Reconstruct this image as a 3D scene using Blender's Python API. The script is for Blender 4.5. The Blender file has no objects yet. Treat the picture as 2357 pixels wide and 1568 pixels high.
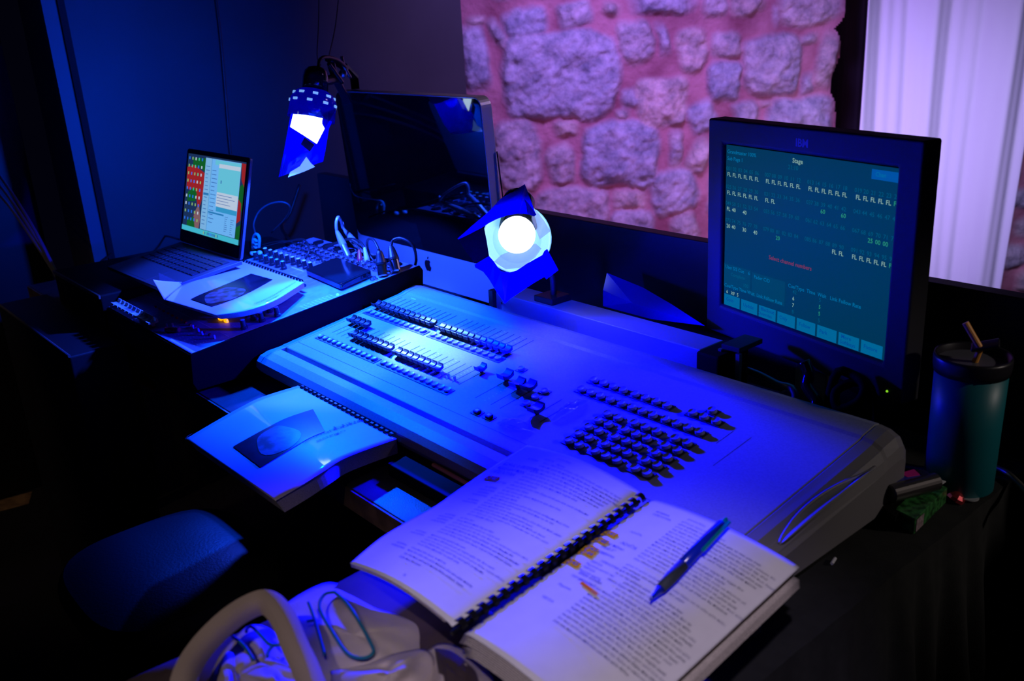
import bpy, bmesh, math, random
import numpy as np
from mathutils import Vector, Matrix, Euler
random.seed(7); np.random.seed(7)
D=bpy.data; SC=bpy.context.scene; COL=SC.collection
R=math.radians
# ------------------------------------------------------------------ camera
FF=2150.0; CX,CY=1178.5,784.0
CR=(Matrix.Rotation(R(50.0788),3,'Z')@Matrix.Rotation(math.pi/2+R(-19.3784),3,'X')@Matrix.Rotation(R(-3.1468),3,'Z'))
CP=Vector((0,0,1.40))
cam=D.cameras.new('camera'); co=D.objects.new('camera',cam); COL.objects.link(co)
co.matrix_world=Matrix.Translation(CP)@CR.to_4x4()
cam.sensor_width=36; cam.sensor_fit='HORIZONTAL'; cam.lens=FF/2357*36; cam.clip_start=.02
cam.dof.use_dof=True; cam.dof.focus_distance=1.62; cam.dof.aperture_fstop=5.6
SC.camera=co
# ------------------------------------------------------------------ colour, world, lights
SC.view_settings.view_transform='Standard'; SC.view_settings.look='None'
SC.view_settings.exposure=0; SC.view_settings.gamma=1; SC.view_settings.use_curve_mapping=False
W=D.worlds.new('world'); SC.world=W; W.use_nodes=True
W.node_tree.nodes['Background'].inputs[0].default_value=(.02,.02,.10,1)
W.node_tree.nodes['Background'].inputs[1].default_value=.03
def lamp(name,kind,loc,energy,color,target=None,**k):
    l=D.lights.new(name,kind); l.energy=energy; l.color=color
    for a,b in k.items(): setattr(l,a,b)
    o=D.objects.new(name,l); COL.objects.link(o); o.location=loc
    if target is not None:
        o.rotation_euler=(Vector(target)-Vector(loc)).to_track_quat('-Z','Y').to_euler()
    return o
L1=Vector((-1.888,1.03,1.158)); L2=Vector((-1.215,1.035,1.025))
G1=L1+Vector((.135,-.12,.0)); G2=L2+Vector((.040,-.085,-.045))
# clip lamp on the big monitor: blue gel light, the white gap in its gel, and its spill on the wall
lamp('clip_lamp_beam','SPOT',G1,62,(.012,.055,1),(-1.765,.91,.76),spot_size=R(119),spot_blend=.12,shadow_soft_size=.012)
lamp('clip_lamp_beam','SPOT',G1+Vector((.09,-.02,.035)),110,(0,.058,1),(-1.47,.83,.80),spot_size=R(74),spot_blend=.25,shadow_soft_size=.012)
lamp('clip_lamp_gap','SPOT',G1,190,(.13,.30,1),(-1.33,.90,.85),spot_size=R(19),spot_blend=.9,shadow_soft_size=.012)
lamp('clip_lamp_spill','SPOT',L1+Vector((-.075,-.05,-.03)),38,(0,.055,1),(-2.55,.75,.98),spot_size=R(150),spot_blend=.6,shadow_soft_size=.02)
# desk lamp in front: deep blue gel
lamp('desk_lamp_beam','SPOT',G2,150,(0,0,1),(-1.07,.84,.80),spot_size=R(122),spot_blend=.22,shadow_soft_size=.012)
lamp('desk_lamp_back_beam','SPOT',G2+Vector((.04,.02,0)),9,(0,0,1),(-.80,1.21,1.0),spot_size=R(64),spot_blend=.5,shadow_soft_size=.02)
# work light behind the photographer: dim warm white on the foreground
lamp('desk_lamp_box_beam','SPOT',G2+Vector((0,.01,.0)),24,(0,0,1),(-1.17,1.10,.82),spot_size=R(140),spot_blend=.4,shadow_soft_size=.012)
lamp('desk_lamp_left_beam','SPOT',G2+Vector((-.03,0,0)),50,(0,0,1),(-1.72,.56,.74),spot_size=R(78),spot_blend=.5,shadow_soft_size=.012)
lamp('warm_spot','SPOT',(-.4,-.9,2.2),3,(1,.6,.5),(-.98,.66,.78),spot_size=R(8),spot_blend=.6,shadow_soft_size=.03)  # extra narrow spot that only brightens the pencil by the console
lamp('fill_spot','SPOT',(-2.3,-1.2,2.3),9,(1,.72,.5),(-2.75,.55,.3),spot_size=R(30),spot_blend=.8,shadow_soft_size=.05)  # added spot so floor tape and red strap show
lamp('fill_spot','SPOT',(1.3,1.9,1.9),26,(1,.86,.80),(-.46,1.12,.82),spot_size=R(16),spot_blend=.8,shadow_soft_size=.05)  # added spot brightening the mug, packs and cloth from the right
lamp('warm_spot','SPOT',(-.1,-.7,2.3),24,(1,.82,.80),(-.82,.30,.85),spot_size=R(15),spot_blend=.8,shadow_soft_size=.03)  # added spot to warm up the tote bag
lamp('warm_spot','SPOT',(.25,-.25,2.3),46,(1,.84,1.2),(-.46,.50,.80),spot_size=R(21),spot_blend=.7,shadow_soft_size=.03)
# stage light behind the low partition
lamp('stage_violet','AREA',(-1.7,2.0,2.3),15,(.38,.23,1),(-2.75,2.95,1.0),shape='SQUARE',size=.4,spread=R(95))
lamp('stage_pink','AREA',(-1.5,2.4,.12),2.2,(1,.30,.9),(-2.6,3.2,.8),shape='SQUARE',size=.5,spread=R(110))
lamp('stage_white','AREA',(-.9,2.6,1.5),5.6,(.52,.44,1),(-1.75,3.75,.5),shape='SQUARE',size=.5,spread=R(80))
lamp('computer_side_fill','SPOT',(-.9,2.5,2.0),26,(.80,.52,1),(-1.60,1.25,1.15),spot_size=R(17),spot_blend=.6,shadow_soft_size=.1)  # added spot for the computer's side, in place of bounce off the stage wall
# ------------------------------------------------------------------ pixel rays to real planes
def ray(px,py): return CR@Vector((px-CX,-(py-CY),-FF))
def az(px,py,z): v=ray(px,py); return CP+v*((z-CP.z)/v.z)
def ay(px,py,y): v=ray(px,py); return CP+v*((y-CP.y)/v.y)
def ax(px,py,x): v=ray(px,py); return CP+v*((x-CP.x)/v.x)
def ap(px,py,p0,n): v=ray(px,py); n=Vector(n); return CP+v*(n.dot(Vector(p0)-CP)/n.dot(v))
def ad(px,py,d): return CP+ray(px,py).normalized()*d
def poly(pts,t):
    n=len(pts)-1; x=t*n; i=min(int(x),n-1); f=x-i
    p0=pts[max(i-1,0)];p1=pts[i];p2=pts[i+1];p3=pts[min(i+2,n)]
    return .5*((2*p1)+(-p0+p2)*f+(2*p0-5*p1+4*p2-p3)*f*f+(-p0+3*p1-3*p2+p3)*f**3)
S0=az(1043,1444,.875); S1=az(1482,1139,.875); SD=(S1-S0).normalized()
# ------------------------------------------------------------------ materials
def mat(name,col,rough=.5,metal=0,emit=None,es=1,spec=.5,noise=0,nscale=20,bump=0,bscale=200,alpha=None,col2=None):
    m=D.materials.new(name); m.use_nodes=True; nt=m.node_tree; b=nt.nodes['Principled BSDF']
    b.inputs['Base Color'].default_value=(*col,1); b.inputs['Roughness'].default_value=rough
    b.inputs['Metallic'].default_value=metal; b.inputs['Specular IOR Level'].default_value=spec
    if emit: b.inputs['Emission Color'].default_value=(*emit,1); b.inputs['Emission Strength'].default_value=es
    tc=nt.nodes.new('ShaderNodeTexCoord')
    if noise or col2:
        n=nt.nodes.new('ShaderNodeTexNoise'); n.inputs['Scale'].default_value=nscale; n.inputs['Detail'].default_value=6
        nt.links.new(tc.outputs['Object'],n.inputs['Vector'])
        r=nt.nodes.new('ShaderNodeMix'); r.data_type='RGBA'
        c2=col2 if col2 else tuple(c*(1-noise) for c in col)
        r.inputs[6].default_value=(*col,1); r.inputs[7].default_value=(*c2,1)
        cr=nt.nodes.new('ShaderNodeValToRGB'); cr.color_ramp.elements[0].position=.4; cr.color_ramp.elements[1].position=.62
        nt.links.new(n.outputs['Fac'],cr.inputs[0]); nt.links.new(cr.outputs[0],r.inputs[0]); nt.links.new(r.outputs[2],b.inputs['Base Color'])
    if bump:
        n2=nt.nodes.new('ShaderNodeTexNoise'); n2.inputs['Scale'].default_value=bscale; n2.inputs['Detail'].default_value=4
        nt.links.new(tc.outputs['Object'],n2.inputs['Vector'])
        bp=nt.nodes.new('ShaderNodeBump'); bp.inputs['Strength'].default_value=bump; bp.inputs['Distance'].default_value=.002
        nt.links.new(n2.outputs['Fac'],bp.inputs['Height']); nt.links.new(bp.outputs[0],b.inputs['Normal'])
    return m
def gelmat(name,col,tr=.5,diff=.5):
    m=D.materials.new(name); m.use_nodes=True; nt=m.node_tree; nt.nodes.clear()
    o=nt.nodes.new('ShaderNodeOutputMaterial'); t=nt.nodes.new('ShaderNodeBsdfTransparent'); t.inputs[0].default_value=(*col,1)
    l=nt.nodes.new('ShaderNodeBsdfTranslucent'); l.inputs[0].default_value=(*col,1)
    d=nt.nodes.new('ShaderNodeBsdfDiffuse'); d.inputs[0].default_value=(*[c*.8 for c in col],1)
    g=nt.nodes.new('ShaderNodeBsdfGlossy'); g.inputs['Roughness'].default_value=.12; g.inputs[0].default_value=(.9,.9,1,1)
    m1=nt.nodes.new('ShaderNodeMixShader'); m2=nt.nodes.new('ShaderNodeMixShader'); m3=nt.nodes.new('ShaderNodeMixShader')
    m1.inputs[0].default_value=diff; nt.links.new(l.outputs[0],m1.inputs[1]); nt.links.new(d.outputs[0],m1.inputs[2])
    m2.inputs[0].default_value=tr; nt.links.new(m1.outputs[0],m2.inputs[1]); nt.links.new(t.outputs[0],m2.inputs[2])
    m3.inputs[0].default_value=.05; nt.links.new(m2.outputs[0],m3.inputs[1]); nt.links.new(g.outputs[0],m3.inputs[2])
    nt.links.new(m3.outputs[0],o.inputs[0]); return m
M={}
M['black']=mat('black_plastic',(.012,.012,.013),.45)
M['blacksoft']=mat('black_rubber',(.0025,.0025,.003),.8,spec=.08)
M['blackgloss']=mat('black_gloss',(.008,.008,.01),.12)
M['console']=mat('console_grey',(.27,.27,.29),.5,spec=.25,noise=.12,nscale=300,bump=.12,bscale=900)
M['consoleend']=mat('console_end_grey',(.20,.19,.20),.45,bump=.12,bscale=900)
M['seam']=mat('seam_dark',(.01,.01,.01),.9)
M['cap']=mat('fader_cap_black',(.007,.007,.008),.42,spec=.3)
M['key']=mat('key_grey',(.22,.22,.24),.4)
M['keyplate']=mat('key_plate_black',(.01,.01,.012),.6)
M['mark']=mat('panel_print',(.6,.6,.65),.6)
M['aluminium']=mat('aluminium',(.6,.6,.62),.35,.35,bump=.03,bscale=1500)
M['chin']=mat('aluminium_front',(.40,.40,.43),.45,.3)
M['glass']=mat('black_glass',(.004,.004,.006),.035,spec=.8)
M['bezel']=mat('monitor_bezel',(.035,.035,.04),.6,spec=.2)
M['paper']=mat('paper',(.80,.78,.76),.75,spec=.1,noise=.04,nscale=40)
M['paperedge']=mat('paper_edges',(.62,.55,.45),.9,noise=.35,nscale=900)
M['ink']=mat('ink',(.18,.18,.21),.8,spec=0)
M['inkgrey']=mat('ink_light',(.36,.35,.38),.8,spec=0)
M['inkblue']=mat('handwriting',(.12,.12,.22),.8,spec=0)
M['hyellow']=mat('yellow_marker',(.98,.52,.0),.7,spec=0)
M['horange']=mat('orange_marker',(.98,.26,.02),.7,spec=0)
M['stain']=mat('yellowed_paper',(.74,.70,.55),.8)
M['cover']=mat('plastic_cover',(.56,.47,.64),.5); M['cover'].node_tree.nodes['Principled BSDF'].inputs['Coat Weight'].default_value=.8; M['cover'].node_tree.nodes['Principled BSDF'].inputs['Coat Roughness'].default_value=.06; M['cover'].node_tree.nodes['Principled BSDF'].inputs['Coat IOR'].default_value=1.7
M['photo']=mat('cover_photo',(.012,.012,.022),.25,noise=.5,nscale=30)
M['face']=mat('cover_photo_pale',(.10,.09,.11),.3,noise=.75,nscale=60)
M['comb']=mat('comb_black',(.008,.008,.01),.25)
M['table']=mat('table_top_black',(.045,.045,.05),.42,spec=.22,noise=.35,nscale=14,bump=.25,bscale=500)
M['tableedge']=mat('table_edge',(.12,.07,.05),.7,noise=.5,nscale=30)
M['cloth']=mat('black_cloth',(.012,.013,.012),.95,noise=.3,nscale=60,bump=.5,bscale=900)
M['drape']=mat('black_drape',(.03,.025,.035),.95)
M['board']=mat('black_board',(.022,.022,.026),.5,noise=.3,nscale=4)
M['wallblack']=mat('wall_black_paint',(.055,.055,.06),.55,noise=.22,nscale=2.2,bump=.1,bscale=60)
M['strip']=mat('door_strip',(.10,.10,.12),.6)
M['curtain']=mat('white_curtain',(.80,.79,.84),.85)
M['mixer']=mat('mixer_panel',(.20,.20,.34),.45,noise=.2,nscale=60)
M['mixerprint']=mat('mixer_print',(.6,.6,.7),.5)
M['mixercase']=mat('mixer_case',(.008,.008,.009),.6,spec=.15)
M['knob']=mat('knob_black',(.015,.015,.018),.35)
M['knobtop']=mat('knob_top_white',(.65,.65,.68),.4)
M['knobgreen']=mat('knob_top_green',(.10,.55,.38),.4)
M['knobred']=mat('knob_top_red',(.6,.02,.12),.4)
M['fwhite']=mat('fader_cap_white',(.75,.74,.72),.5)
M['red']=mat('red_plastic',(.65,.01,.03),.4)
M['redbtn']=mat('red_button',(.6,.03,.02),.4)
M['yled']=mat('amber_button',(.8,.3,.02),.4,emit=(1,.32,.0),es=1.6)
M['gled']=mat('green_led',(.1,.8,.1),.4,emit=(.05,1,.02),es=3)
M['gled2']=mat('green_led_dim',(.3,.8,.1),.4,emit=(.25,.7,.02),es=1)
M['chrome']=mat('chrome',(.75,.75,.78),.18,1)
M['brass']=mat('dull_metal',(.35,.33,.30),.4,.8)
M['bulb']=mat('glowing_bulb',(1,1,1),.5,emit=(.80,.92,1),es=9)
M['reflector']=mat('lamp_reflector',(.06,.10,.12),.5,emit=(.22,.64,1),es=.85)  # bulb light on bowl and disc put in as emission
M['gapglow']=mat('gel_gap_glow',(.8,.9,1),.5,emit=(.62,.85,1),es=6)  # glow put in for the bulb seen through the gel gap
M['gapglow2']=mat('lamp_glow_dim',(.7,.85,1),.4,emit=(.22,.50,1),es=.75)  # glow put in for light at the vents and lower white piece
M['gel']=gelmat('blue_gel',(.0,.0,.95),.42,.35)
M['geldark']=gelmat('blue_gel_dark',(.0,.0,.55),.35,.35)
M['tape']=mat('black_tape',(.006,.005,.02),.5)
M['laptop']=mat('laptop_grey',(.10,.10,.12),.4,.4)
M['laptopkey']=mat('laptop_key',(.02,.02,.025),.5)
M['mug']=mat('teal_mug',(.005,.17,.20),.42)
M['muglid']=mat('mug_lid',(.02,.018,.025),.35)
M['straw']=mat('straw',(.95,.40,.06),.5)
M['pouch']=mat('tobacco_pouch',(.06,.07,.50),.3,col2=(.02,.02,.2),nscale=60)
M['pink']=mat('pink_print',(.75,.03,.30),.35)
M['green']=mat('green_pack',(.05,.25,.06),.4,noise=.8,nscale=120)
M['greenw']=mat('pack_label',(.45,.33,.36),.5,noise=.5,nscale=200)
M['canvas']=mat('canvas',(.52,.44,.38),.9,noise=.12,nscale=30,bump=.35,bscale=700)
M['strap']=mat('canvas_strap',(.45,.36,.32),.9,bump=.5,bscale=1200)
M['teal']=mat('teal_marker',(.0,.14,.20),.8)
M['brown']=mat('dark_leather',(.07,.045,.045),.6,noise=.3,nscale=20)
M['chair']=mat('chair_vinyl',(.006,.0055,.006),.5,spec=.12,bump=.3,bscale=250)
M['penblue']=mat('pen_blue',(.005,.02,.60),.2)
M['pengrip']=mat('pen_grip',(.03,.04,.06),.7)
M['penteal']=mat('pen_teal',(.0,.25,.40),.2)
M['clear']=gelmat('clear_wrapper',(.75,.75,.85),.88,.3)
M['pencil']=mat('pencil_wood',(.75,.30,.16),.6)
M['floor']=mat('floor_dark',(.018,.016,.016),.8,noise=.4,nscale=3)
M['tapey']=mat('tape_tan',(.6,.36,.14),.8,noise=.5,nscale=25)
M['rope']=mat('rope',(.22,.22,.25),.9)
M['white']=mat('white_plastic',(.75,.75,.75),.4)
M['redcloth']=mat('red_cloth',(.8,.01,.02),.9)
M['boxgrey']=mat('rack_box_grey',(.30,.30,.33),.5)
M['magenta']=mat('magenta_fabric',(.55,.04,.30),.8)
# ------------------------------------------------------------------ mesh helpers
class MB:
    def __init__(s): s.v=[]; s.f=[]; s.m=[]
    def add(s,vs,fs,mi=0):
        o=len(s.v); s.v+= [tuple(v) for v in vs]
        s.f+= [tuple(i+o for i in f) for f in fs]; s.m+=[mi]*len(fs); return s
    def box(s,c,d,rot=None,mi=0):
        x,y,z=[a/2 for a in d]; vs=[Vector(p) for p in [(-x,-y,-z),(x,-y,-z),(x,y,-z),(-x,y,-z),(-x,-y,z),(x,-y,z),(x,y,z),(-x,y,z)]]
        if rot is not None: vs=[rot@v for v in vs]
        return s.add([v+Vector(c) for v in vs],[(0,3,2,1),(4,5,6,7),(0,1,5,4),(1,2,6,5),(2,3,7,6),(3,0,4,7)],mi)
    def loft(s,rings,closed=True,caps=True,mi=0):
        n=len(rings[0]); vs=[p for r in rings for p in r]; fs=[]
        for i in range(len(rings)-1):
            for j in range(n if closed else n-1):
                k=(j+1)%n; fs.append((i*n+j,i*n+k,(i+1)*n+k,(i+1)*n+j))
        if caps and closed:
            fs.append(tuple(reversed(range(n)))); fs.append(tuple((len(rings)-1)*n+j for j in range(n)))
        return s.add(vs,fs,mi)
    def cyl(s,a,b,ra,rb=None,n=16,mi=0,caps=True):
        return s.lathe(a,b,[(0,ra),(1,ra if rb is None else rb)],n,mi,caps)
    def lathe(s,a,b,prof,n=20,mi=0,caps=True):
        a=Vector(a);b=Vector(b);d=(b-a); L=d.length; q=d.to_track_quat('Z','Y'); rings=[]
        for t,r in prof:
            rings.append([a+d*t+q@Vector((math.cos(2*math.pi*i/n)*r,math.sin(2*math.pi*i/n)*r,0)) for i in range(n)])
        return s.loft(rings,True,caps,mi)
    def tube(s,pts,r,n=8,mi=0,smooth=4):
        P=[Vector(p) for p in pts]
        if smooth and len(P)>2:
            Q=[]
            for i in range(len(P)-1):
                p0=P[max(i-1,0)];p1=P[i];p2=P[i+1];p3=P[min(i+2,len(P)-1)]
                for k in range(smooth):
                    t=k/smooth; Q.append(.5*((2*p1)+(-p0+p2)*t+(2*p0-5*p1+4*p2-p3)*t*t+(-p0+3*p1-3*p2+p3)*t**3))
            Q.append(P[-1]); P=Q
        rings=[]; up=Vector((0,0,1))
        for i,p in enumerate(P):
            t=(P[min(i+1,len(P)-1)]-P[max(i-1,0)]).normalized()
            u=up-t*up.dot(t)
            if u.length<1e-3: u=Vector((1,0,0))-t*t.x
            u.normalize(); up=u; w=t.cross(u); rr=r[i*len(r)//len(P)] if isinstance(r,(list,tuple)) else r
            rings.append([p+u*math.cos(2*math.pi*k/n)*rr+w*math.sin(2*math.pi*k/n)*rr for k in range(n)])
        return s.loft(rings,True,True,mi)
    def prism(s,poly,off,mi=0):
        off=Vector(off); n=len(poly); a=[Vector(p) for p in poly]
        return s.add(a+[p+off for p in a],[tuple(reversed(range(n))),tuple(range(n,2*n))]+[(i,(i+1)%n,n+(i+1)%n,n+i) for i in range(n)],mi)
    def grid(s,fn,nu,nv,mi=0):
        vs=[fn(i/nu,j/nv) for i in range(nu+1) for j in range(nv+1)]
        return s.add(vs,[(i*(nv+1)+j,(i+1)*(nv+1)+j,(i+1)*(nv+1)+j+1,i*(nv+1)+j+1) for i in range(nu) for j in range(nv)],mi)
    def sphere(s,c,r,n=14,mi=0):
        c=Vector(c); r=Vector(r) if hasattr(r,'__len__') else Vector((r,r,r)); rings=[]
        for i in range(1,n): 
            th=math.pi*i/n; rings.append([c+Vector((r.x*math.sin(th)*math.cos(2*math.pi*k/n),r.y*math.sin(th)*math.sin(2*math.pi*k/n),-r.z*math.cos(th))) for k in range(n)])
        return s.loft(rings,True,True,mi)
    def build(s,name,mats,parent=None,smooth=False,bevel=0,solid=0,sub=0):
        me=D.meshes.new(name); me.from_pydata(s.v,[],s.f); 
        if not isinstance(mats,(list,tuple)): mats=[mats]
        for m in mats: me.materials.append(M[m] if isinstance(m,str) else m)
        for p,i in zip(me.polygons,s.m): p.material_index=i; p.use_smooth=smooth
        bm=bmesh.new(); bm.from_mesh(me); bmesh.ops.recalc_face_normals(bm,faces=bm.faces); bm.to_mesh(me); bm.free()
        o=D.objects.new(name,me); COL.objects.link(o)
        if parent is not None: o.parent=parent; o.matrix_parent_inverse=parent.matrix_world.inverted() if False else Matrix.Translation(-parent.location) if parent.type=='EMPTY' else Matrix()
        if smooth:
            me.shade_auto_smooth if False else None
        if solid: q=o.modifiers.new('thickness','SOLIDIFY'); q.thickness=solid; q.offset=-1
        if bevel: q=o.modifiers.new('edges','BEVEL'); q.width=bevel; q.segments=3; q.limit_method='ANGLE'; q.angle_limit=R(40)
        if sub: q=o.modifiers.new('round','SUBSURF'); q.levels=sub; q.render_levels=sub
        return o
def tag(o,label=None,cat=None,group=None,kind=None):
    if label: o['label']=label
    if cat: o['category']=cat
    if group: o['group']=group
    if kind: o['kind']=kind
    return o
def thing(name,loc,label,cat,group=None):
    o=D.objects.new(name,None); COL.objects.link(o); o.location=loc; o.empty_display_size=.05
    return tag(o,label,cat,group)
def inst(src,parent,off):       # copy of a part placed at an offset from its source
    c=src.copy(); COL.objects.link(c); c.parent=parent; c.location=src.location+Vector(off)
    for ch in list(src.children):
        d=ch.copy(); COL.objects.link(d); d.parent=c
    return c
_fc={}
def glyphs(txt,size=1,bold=0,align='LEFT'):
    key=(txt,bold,align)
    if key not in _fc:
        cu=D.curves.new('t','FONT'); cu.body=txt; cu.size=1; cu.resolution_u=2; cu.align_x=align; cu.offset=bold
        ob=D.objects.new('t',cu); COL.objects.link(ob); dg=bpy.context.evaluated_depsgraph_get(); dg.update()
        me=D.meshes.new_from_object(ob.evaluated_get(dg)); 
        _fc[key]=([tuple(v.co) for v in me.vertices],[tuple(p.vertices) for p in me.polygons])
        D.objects.remove(ob); D.curves.remove(cu); D.meshes.remove(me)
    v,f=_fc[key]; return [(a*size,b*size) for a,b,_ in v],f
def write(mb,txt,x,y,size,fn,bold=0,align='LEFT',sx=1,mi=0,shear=0):
    v,f=glyphs(txt,size,bold,align)
    if v: mb.add([fn(x+a*sx+b*shear,y+b) for a,b in v],f,mi)
def rot3(yaw,tilt): return Matrix.Rotation(yaw,3,'Z')@Matrix.Rotation(tilt,3,'X')

# ================================================================== THE ROOM
fl=MB().box((-1.5,1.5,-.05),(9,9,.1)).build('floor','floor'); tag(fl,kind='structure')
# dark side wall with a door-like edge strip
wl=MB().box((-2.90,1.485,1.5),(.2,1.41,3.0)).build('wall_left','wallblack'); tag(wl,kind='structure')
wl2=MB().box((-3.2,-.6,1.5),(.1,2.7,3.0)).build('wall_front_left','board'); tag(wl2,kind='structure')
t=MB(); t.box((-2.79,.795,1.5),(.03,.035,3.0)); o=t.build('trim_1','strip'); tag(o,kind='structure')
t=MB(); t.box((-2.797,.832,1.5),(.012,.018,3.0)); o=t.build('trim_2','seam'); tag(o,kind='structure')
FW=Vector((-.767,.642,0)); RT=Vector((.642,.767,0)); DW=4.0
def noise2(x,y,sc,seed):
    rs=np.random.RandomState(seed); L=rs.rand(64,64); X=x*sc; Y=y*sc; xi=np.floor(X).astype(int); yi=np.floor(Y).astype(int); fx=X-xi; fy=Y-yi
    fx=fx*fx*(3-2*fx); fy=fy*fy*(3-2*fy)
    g=lambda a,b: L[a%64,b%64]
    return (g(xi,yi)*(1-fx)+g(xi+1,yi)*fx)*(1-fy)+(g(xi,yi+1)*(1-fx)+g(xi+1,yi+1)*fx)*fy
def fbm(x,y,sc,seed,o=4):
    r=0;a=.5
    for k in range(o): r=r+a*(noise2(x,y,sc*2**k,seed+k)-.5); a*=.55
    return r
def stone_wall(name,stones,s0,s1,z0,z1,step,dist,edge=None,seed=3):
    ns=int((s1-s0)/step); nz=int((z1-z0)/step)
    S,Z=np.meshgrid(np.linspace(s0,s1,ns+1),np.linspace(z0,z1,nz+1),indexing='ij')
    ws=S+.050*fbm(S,Z,8,seed,5); wz=Z+.050*fbm(S,Z,8,seed+9,5)
    H=np.zeros_like(S); K=np.zeros_like(S); T=np.zeros_like(S)
    for i,(cs,cz,w,h,rt) in enumerate(stones):
        c,s_=math.cos(rt),math.sin(rt); a=(ws-cs)*c+(wz-cz)*s_; b=-(ws-cs)*s_+(wz-cz)*c
        pw=3.0+2.5*((i*.618)%1); d=1-((np.abs(a)/(w/2))**pw+(np.abs(b)/(h/2))**pw)**(1/pw); d=d*min(w,h)/2
        k=np.clip((d+.006)/.022,0,1); hh=.012+.022*np.clip(d/.05,0,1)**.6*(1+.3*math.sin(i*7.1))
        m=k*hh>H; H=np.where(m,k*hh,H); K=np.where(m,k,K); T=np.where(m,(i*.377)%1,T)
    H=H+K*.040*fbm(S,Z,13,seed+20,5)+.022*fbm(S,Z,9,seed+30,4)+K*.012*(noise2(S,Z,60,seed+40)-.5)+.002*noise2(S,Z,90,seed+41)
    V=[]; 
    for i in range(ns+1):
        for j in range(nz+1):
            p=FW*(dist-H[i,j])+RT*S[i,j]; V.append((p.x,p.y,Z[i,j]))
    F=[]
    for i in range(ns):
        for j in range(nz):
            if edge is not None and S[i,j]>edge(Z[i,j]): continue
            a=i*(nz+1)+j; F.append((a,a+nz+1,a+nz+2,a+1))
    me=D.meshes.new(name); me.from_pydata(V,[],F); me.materials.append(M['stone'])
    for p in me.polygons: p.use_smooth=True
    at=me.attributes.new('stone_mask','FLOAT','POINT'); at.data.foreach_set('value',K.ravel())
    at=me.attributes.new('stone_tone','FLOAT','POINT'); at.data.foreach_set('value',T.ravel())
    o=D.objects.new(name,me); COL.objects.link(o); return tag(o,kind='structure')
m=D.materials.new('rubble_stone'); m.use_nodes=True; nt=m.node_tree; b=nt.nodes['Principled BSDF']; b.inputs['Roughness'].default_value=.9; b.inputs['Specular IOR Level'].default_value=.1
def nd(t,**k):
    n=nt.nodes.new(t)
    for a,c in k.items(): setattr(n,a,c)
    return n
a1=nd('ShaderNodeAttribute',attribute_name='stone_mask'); a2=nd('ShaderNodeAttribute',attribute_name='stone_tone')
tc=nd('ShaderNodeTexCoord'); n1=nd('ShaderNodeTexNoise'); n1.inputs['Scale'].default_value=13; n1.inputs['Detail'].default_value=8; n1.inputs['Roughness'].default_value=.7
nt.links.new(tc.outputs['Object'],n1.inputs['Vector'])
r1=nd('ShaderNodeValToRGB'); r1.color_ramp.elements[0].position=.32; r1.color_ramp.elements[0].color=(.22,.21,.24,1); r1.color_ramp.elements[1].position=.64; r1.color_ramp.elements[1].color=(.66,.58,.58,1)
nt.links.new(n1.outputs['Fac'],r1.inputs[0])
r2=nd('ShaderNodeValToRGB'); r2.color_ramp.elements[0].color=(.85,.9,1.05,1); r2.color_ramp.elements[1].color=(1.15,.95,.85,1)
nt.links.new(a2.outputs['Fac'],r2.inputs[0])
mm=nd('ShaderNodeMix',data_type='RGBA',blend_type='MULTIPLY'); mm.inputs[0].default_value=1
nt.links.new(r1.outputs[0],mm.inputs[6]); nt.links.new(r2.outputs[0],mm.inputs[7])
n2=nd('ShaderNodeTexNoise'); n2.inputs['Scale'].default_value=6; n2.inputs['Detail'].default_value=5; nt.links.new(tc.outputs['Object'],n2.inputs['Vector'])
r3=nd('ShaderNodeValToRGB'); r3.color_ramp.elements[0].position=.35; r3.color_ramp.elements[0].color=(.30,.10,.13,1); r3.color_ramp.elements[1].position=.65; r3.color_ramp.elements[1].color=(.56,.25,.29,1)
nt.links.new(n2.outputs['Fac'],r3.inputs[0])
mx=nd('ShaderNodeMix',data_type='RGBA'); nt.links.new(a1.outputs['Fac'],mx.inputs[0]); nt.links.new(r3.outputs[0],mx.inputs[6]); nt.links.new(mm.outputs[2],mx.inputs[7]); nt.links.new(mx.outputs[2],b.inputs['Base Color'])
n3=nd('ShaderNodeTexNoise'); n3.inputs['Scale'].default_value=70; n3.inputs['Detail'].default_value=6; nt.links.new(tc.outputs['Object'],n3.inputs['Vector'])
bp=nd('ShaderNodeBump'); bp.inputs['Strength'].default_value=.6; bp.inputs['Distance'].default_value=.008; nt.links.new(n3.outputs['Fac'],bp.inputs['Height']); nt.links.new(bp.outputs[0],b.inputs['Normal'])
M['stone']=m
def wpx(x,y,d=DW):
    p=ap(x,y,FW*d,FW); return RT.dot(p),p.z
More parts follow.
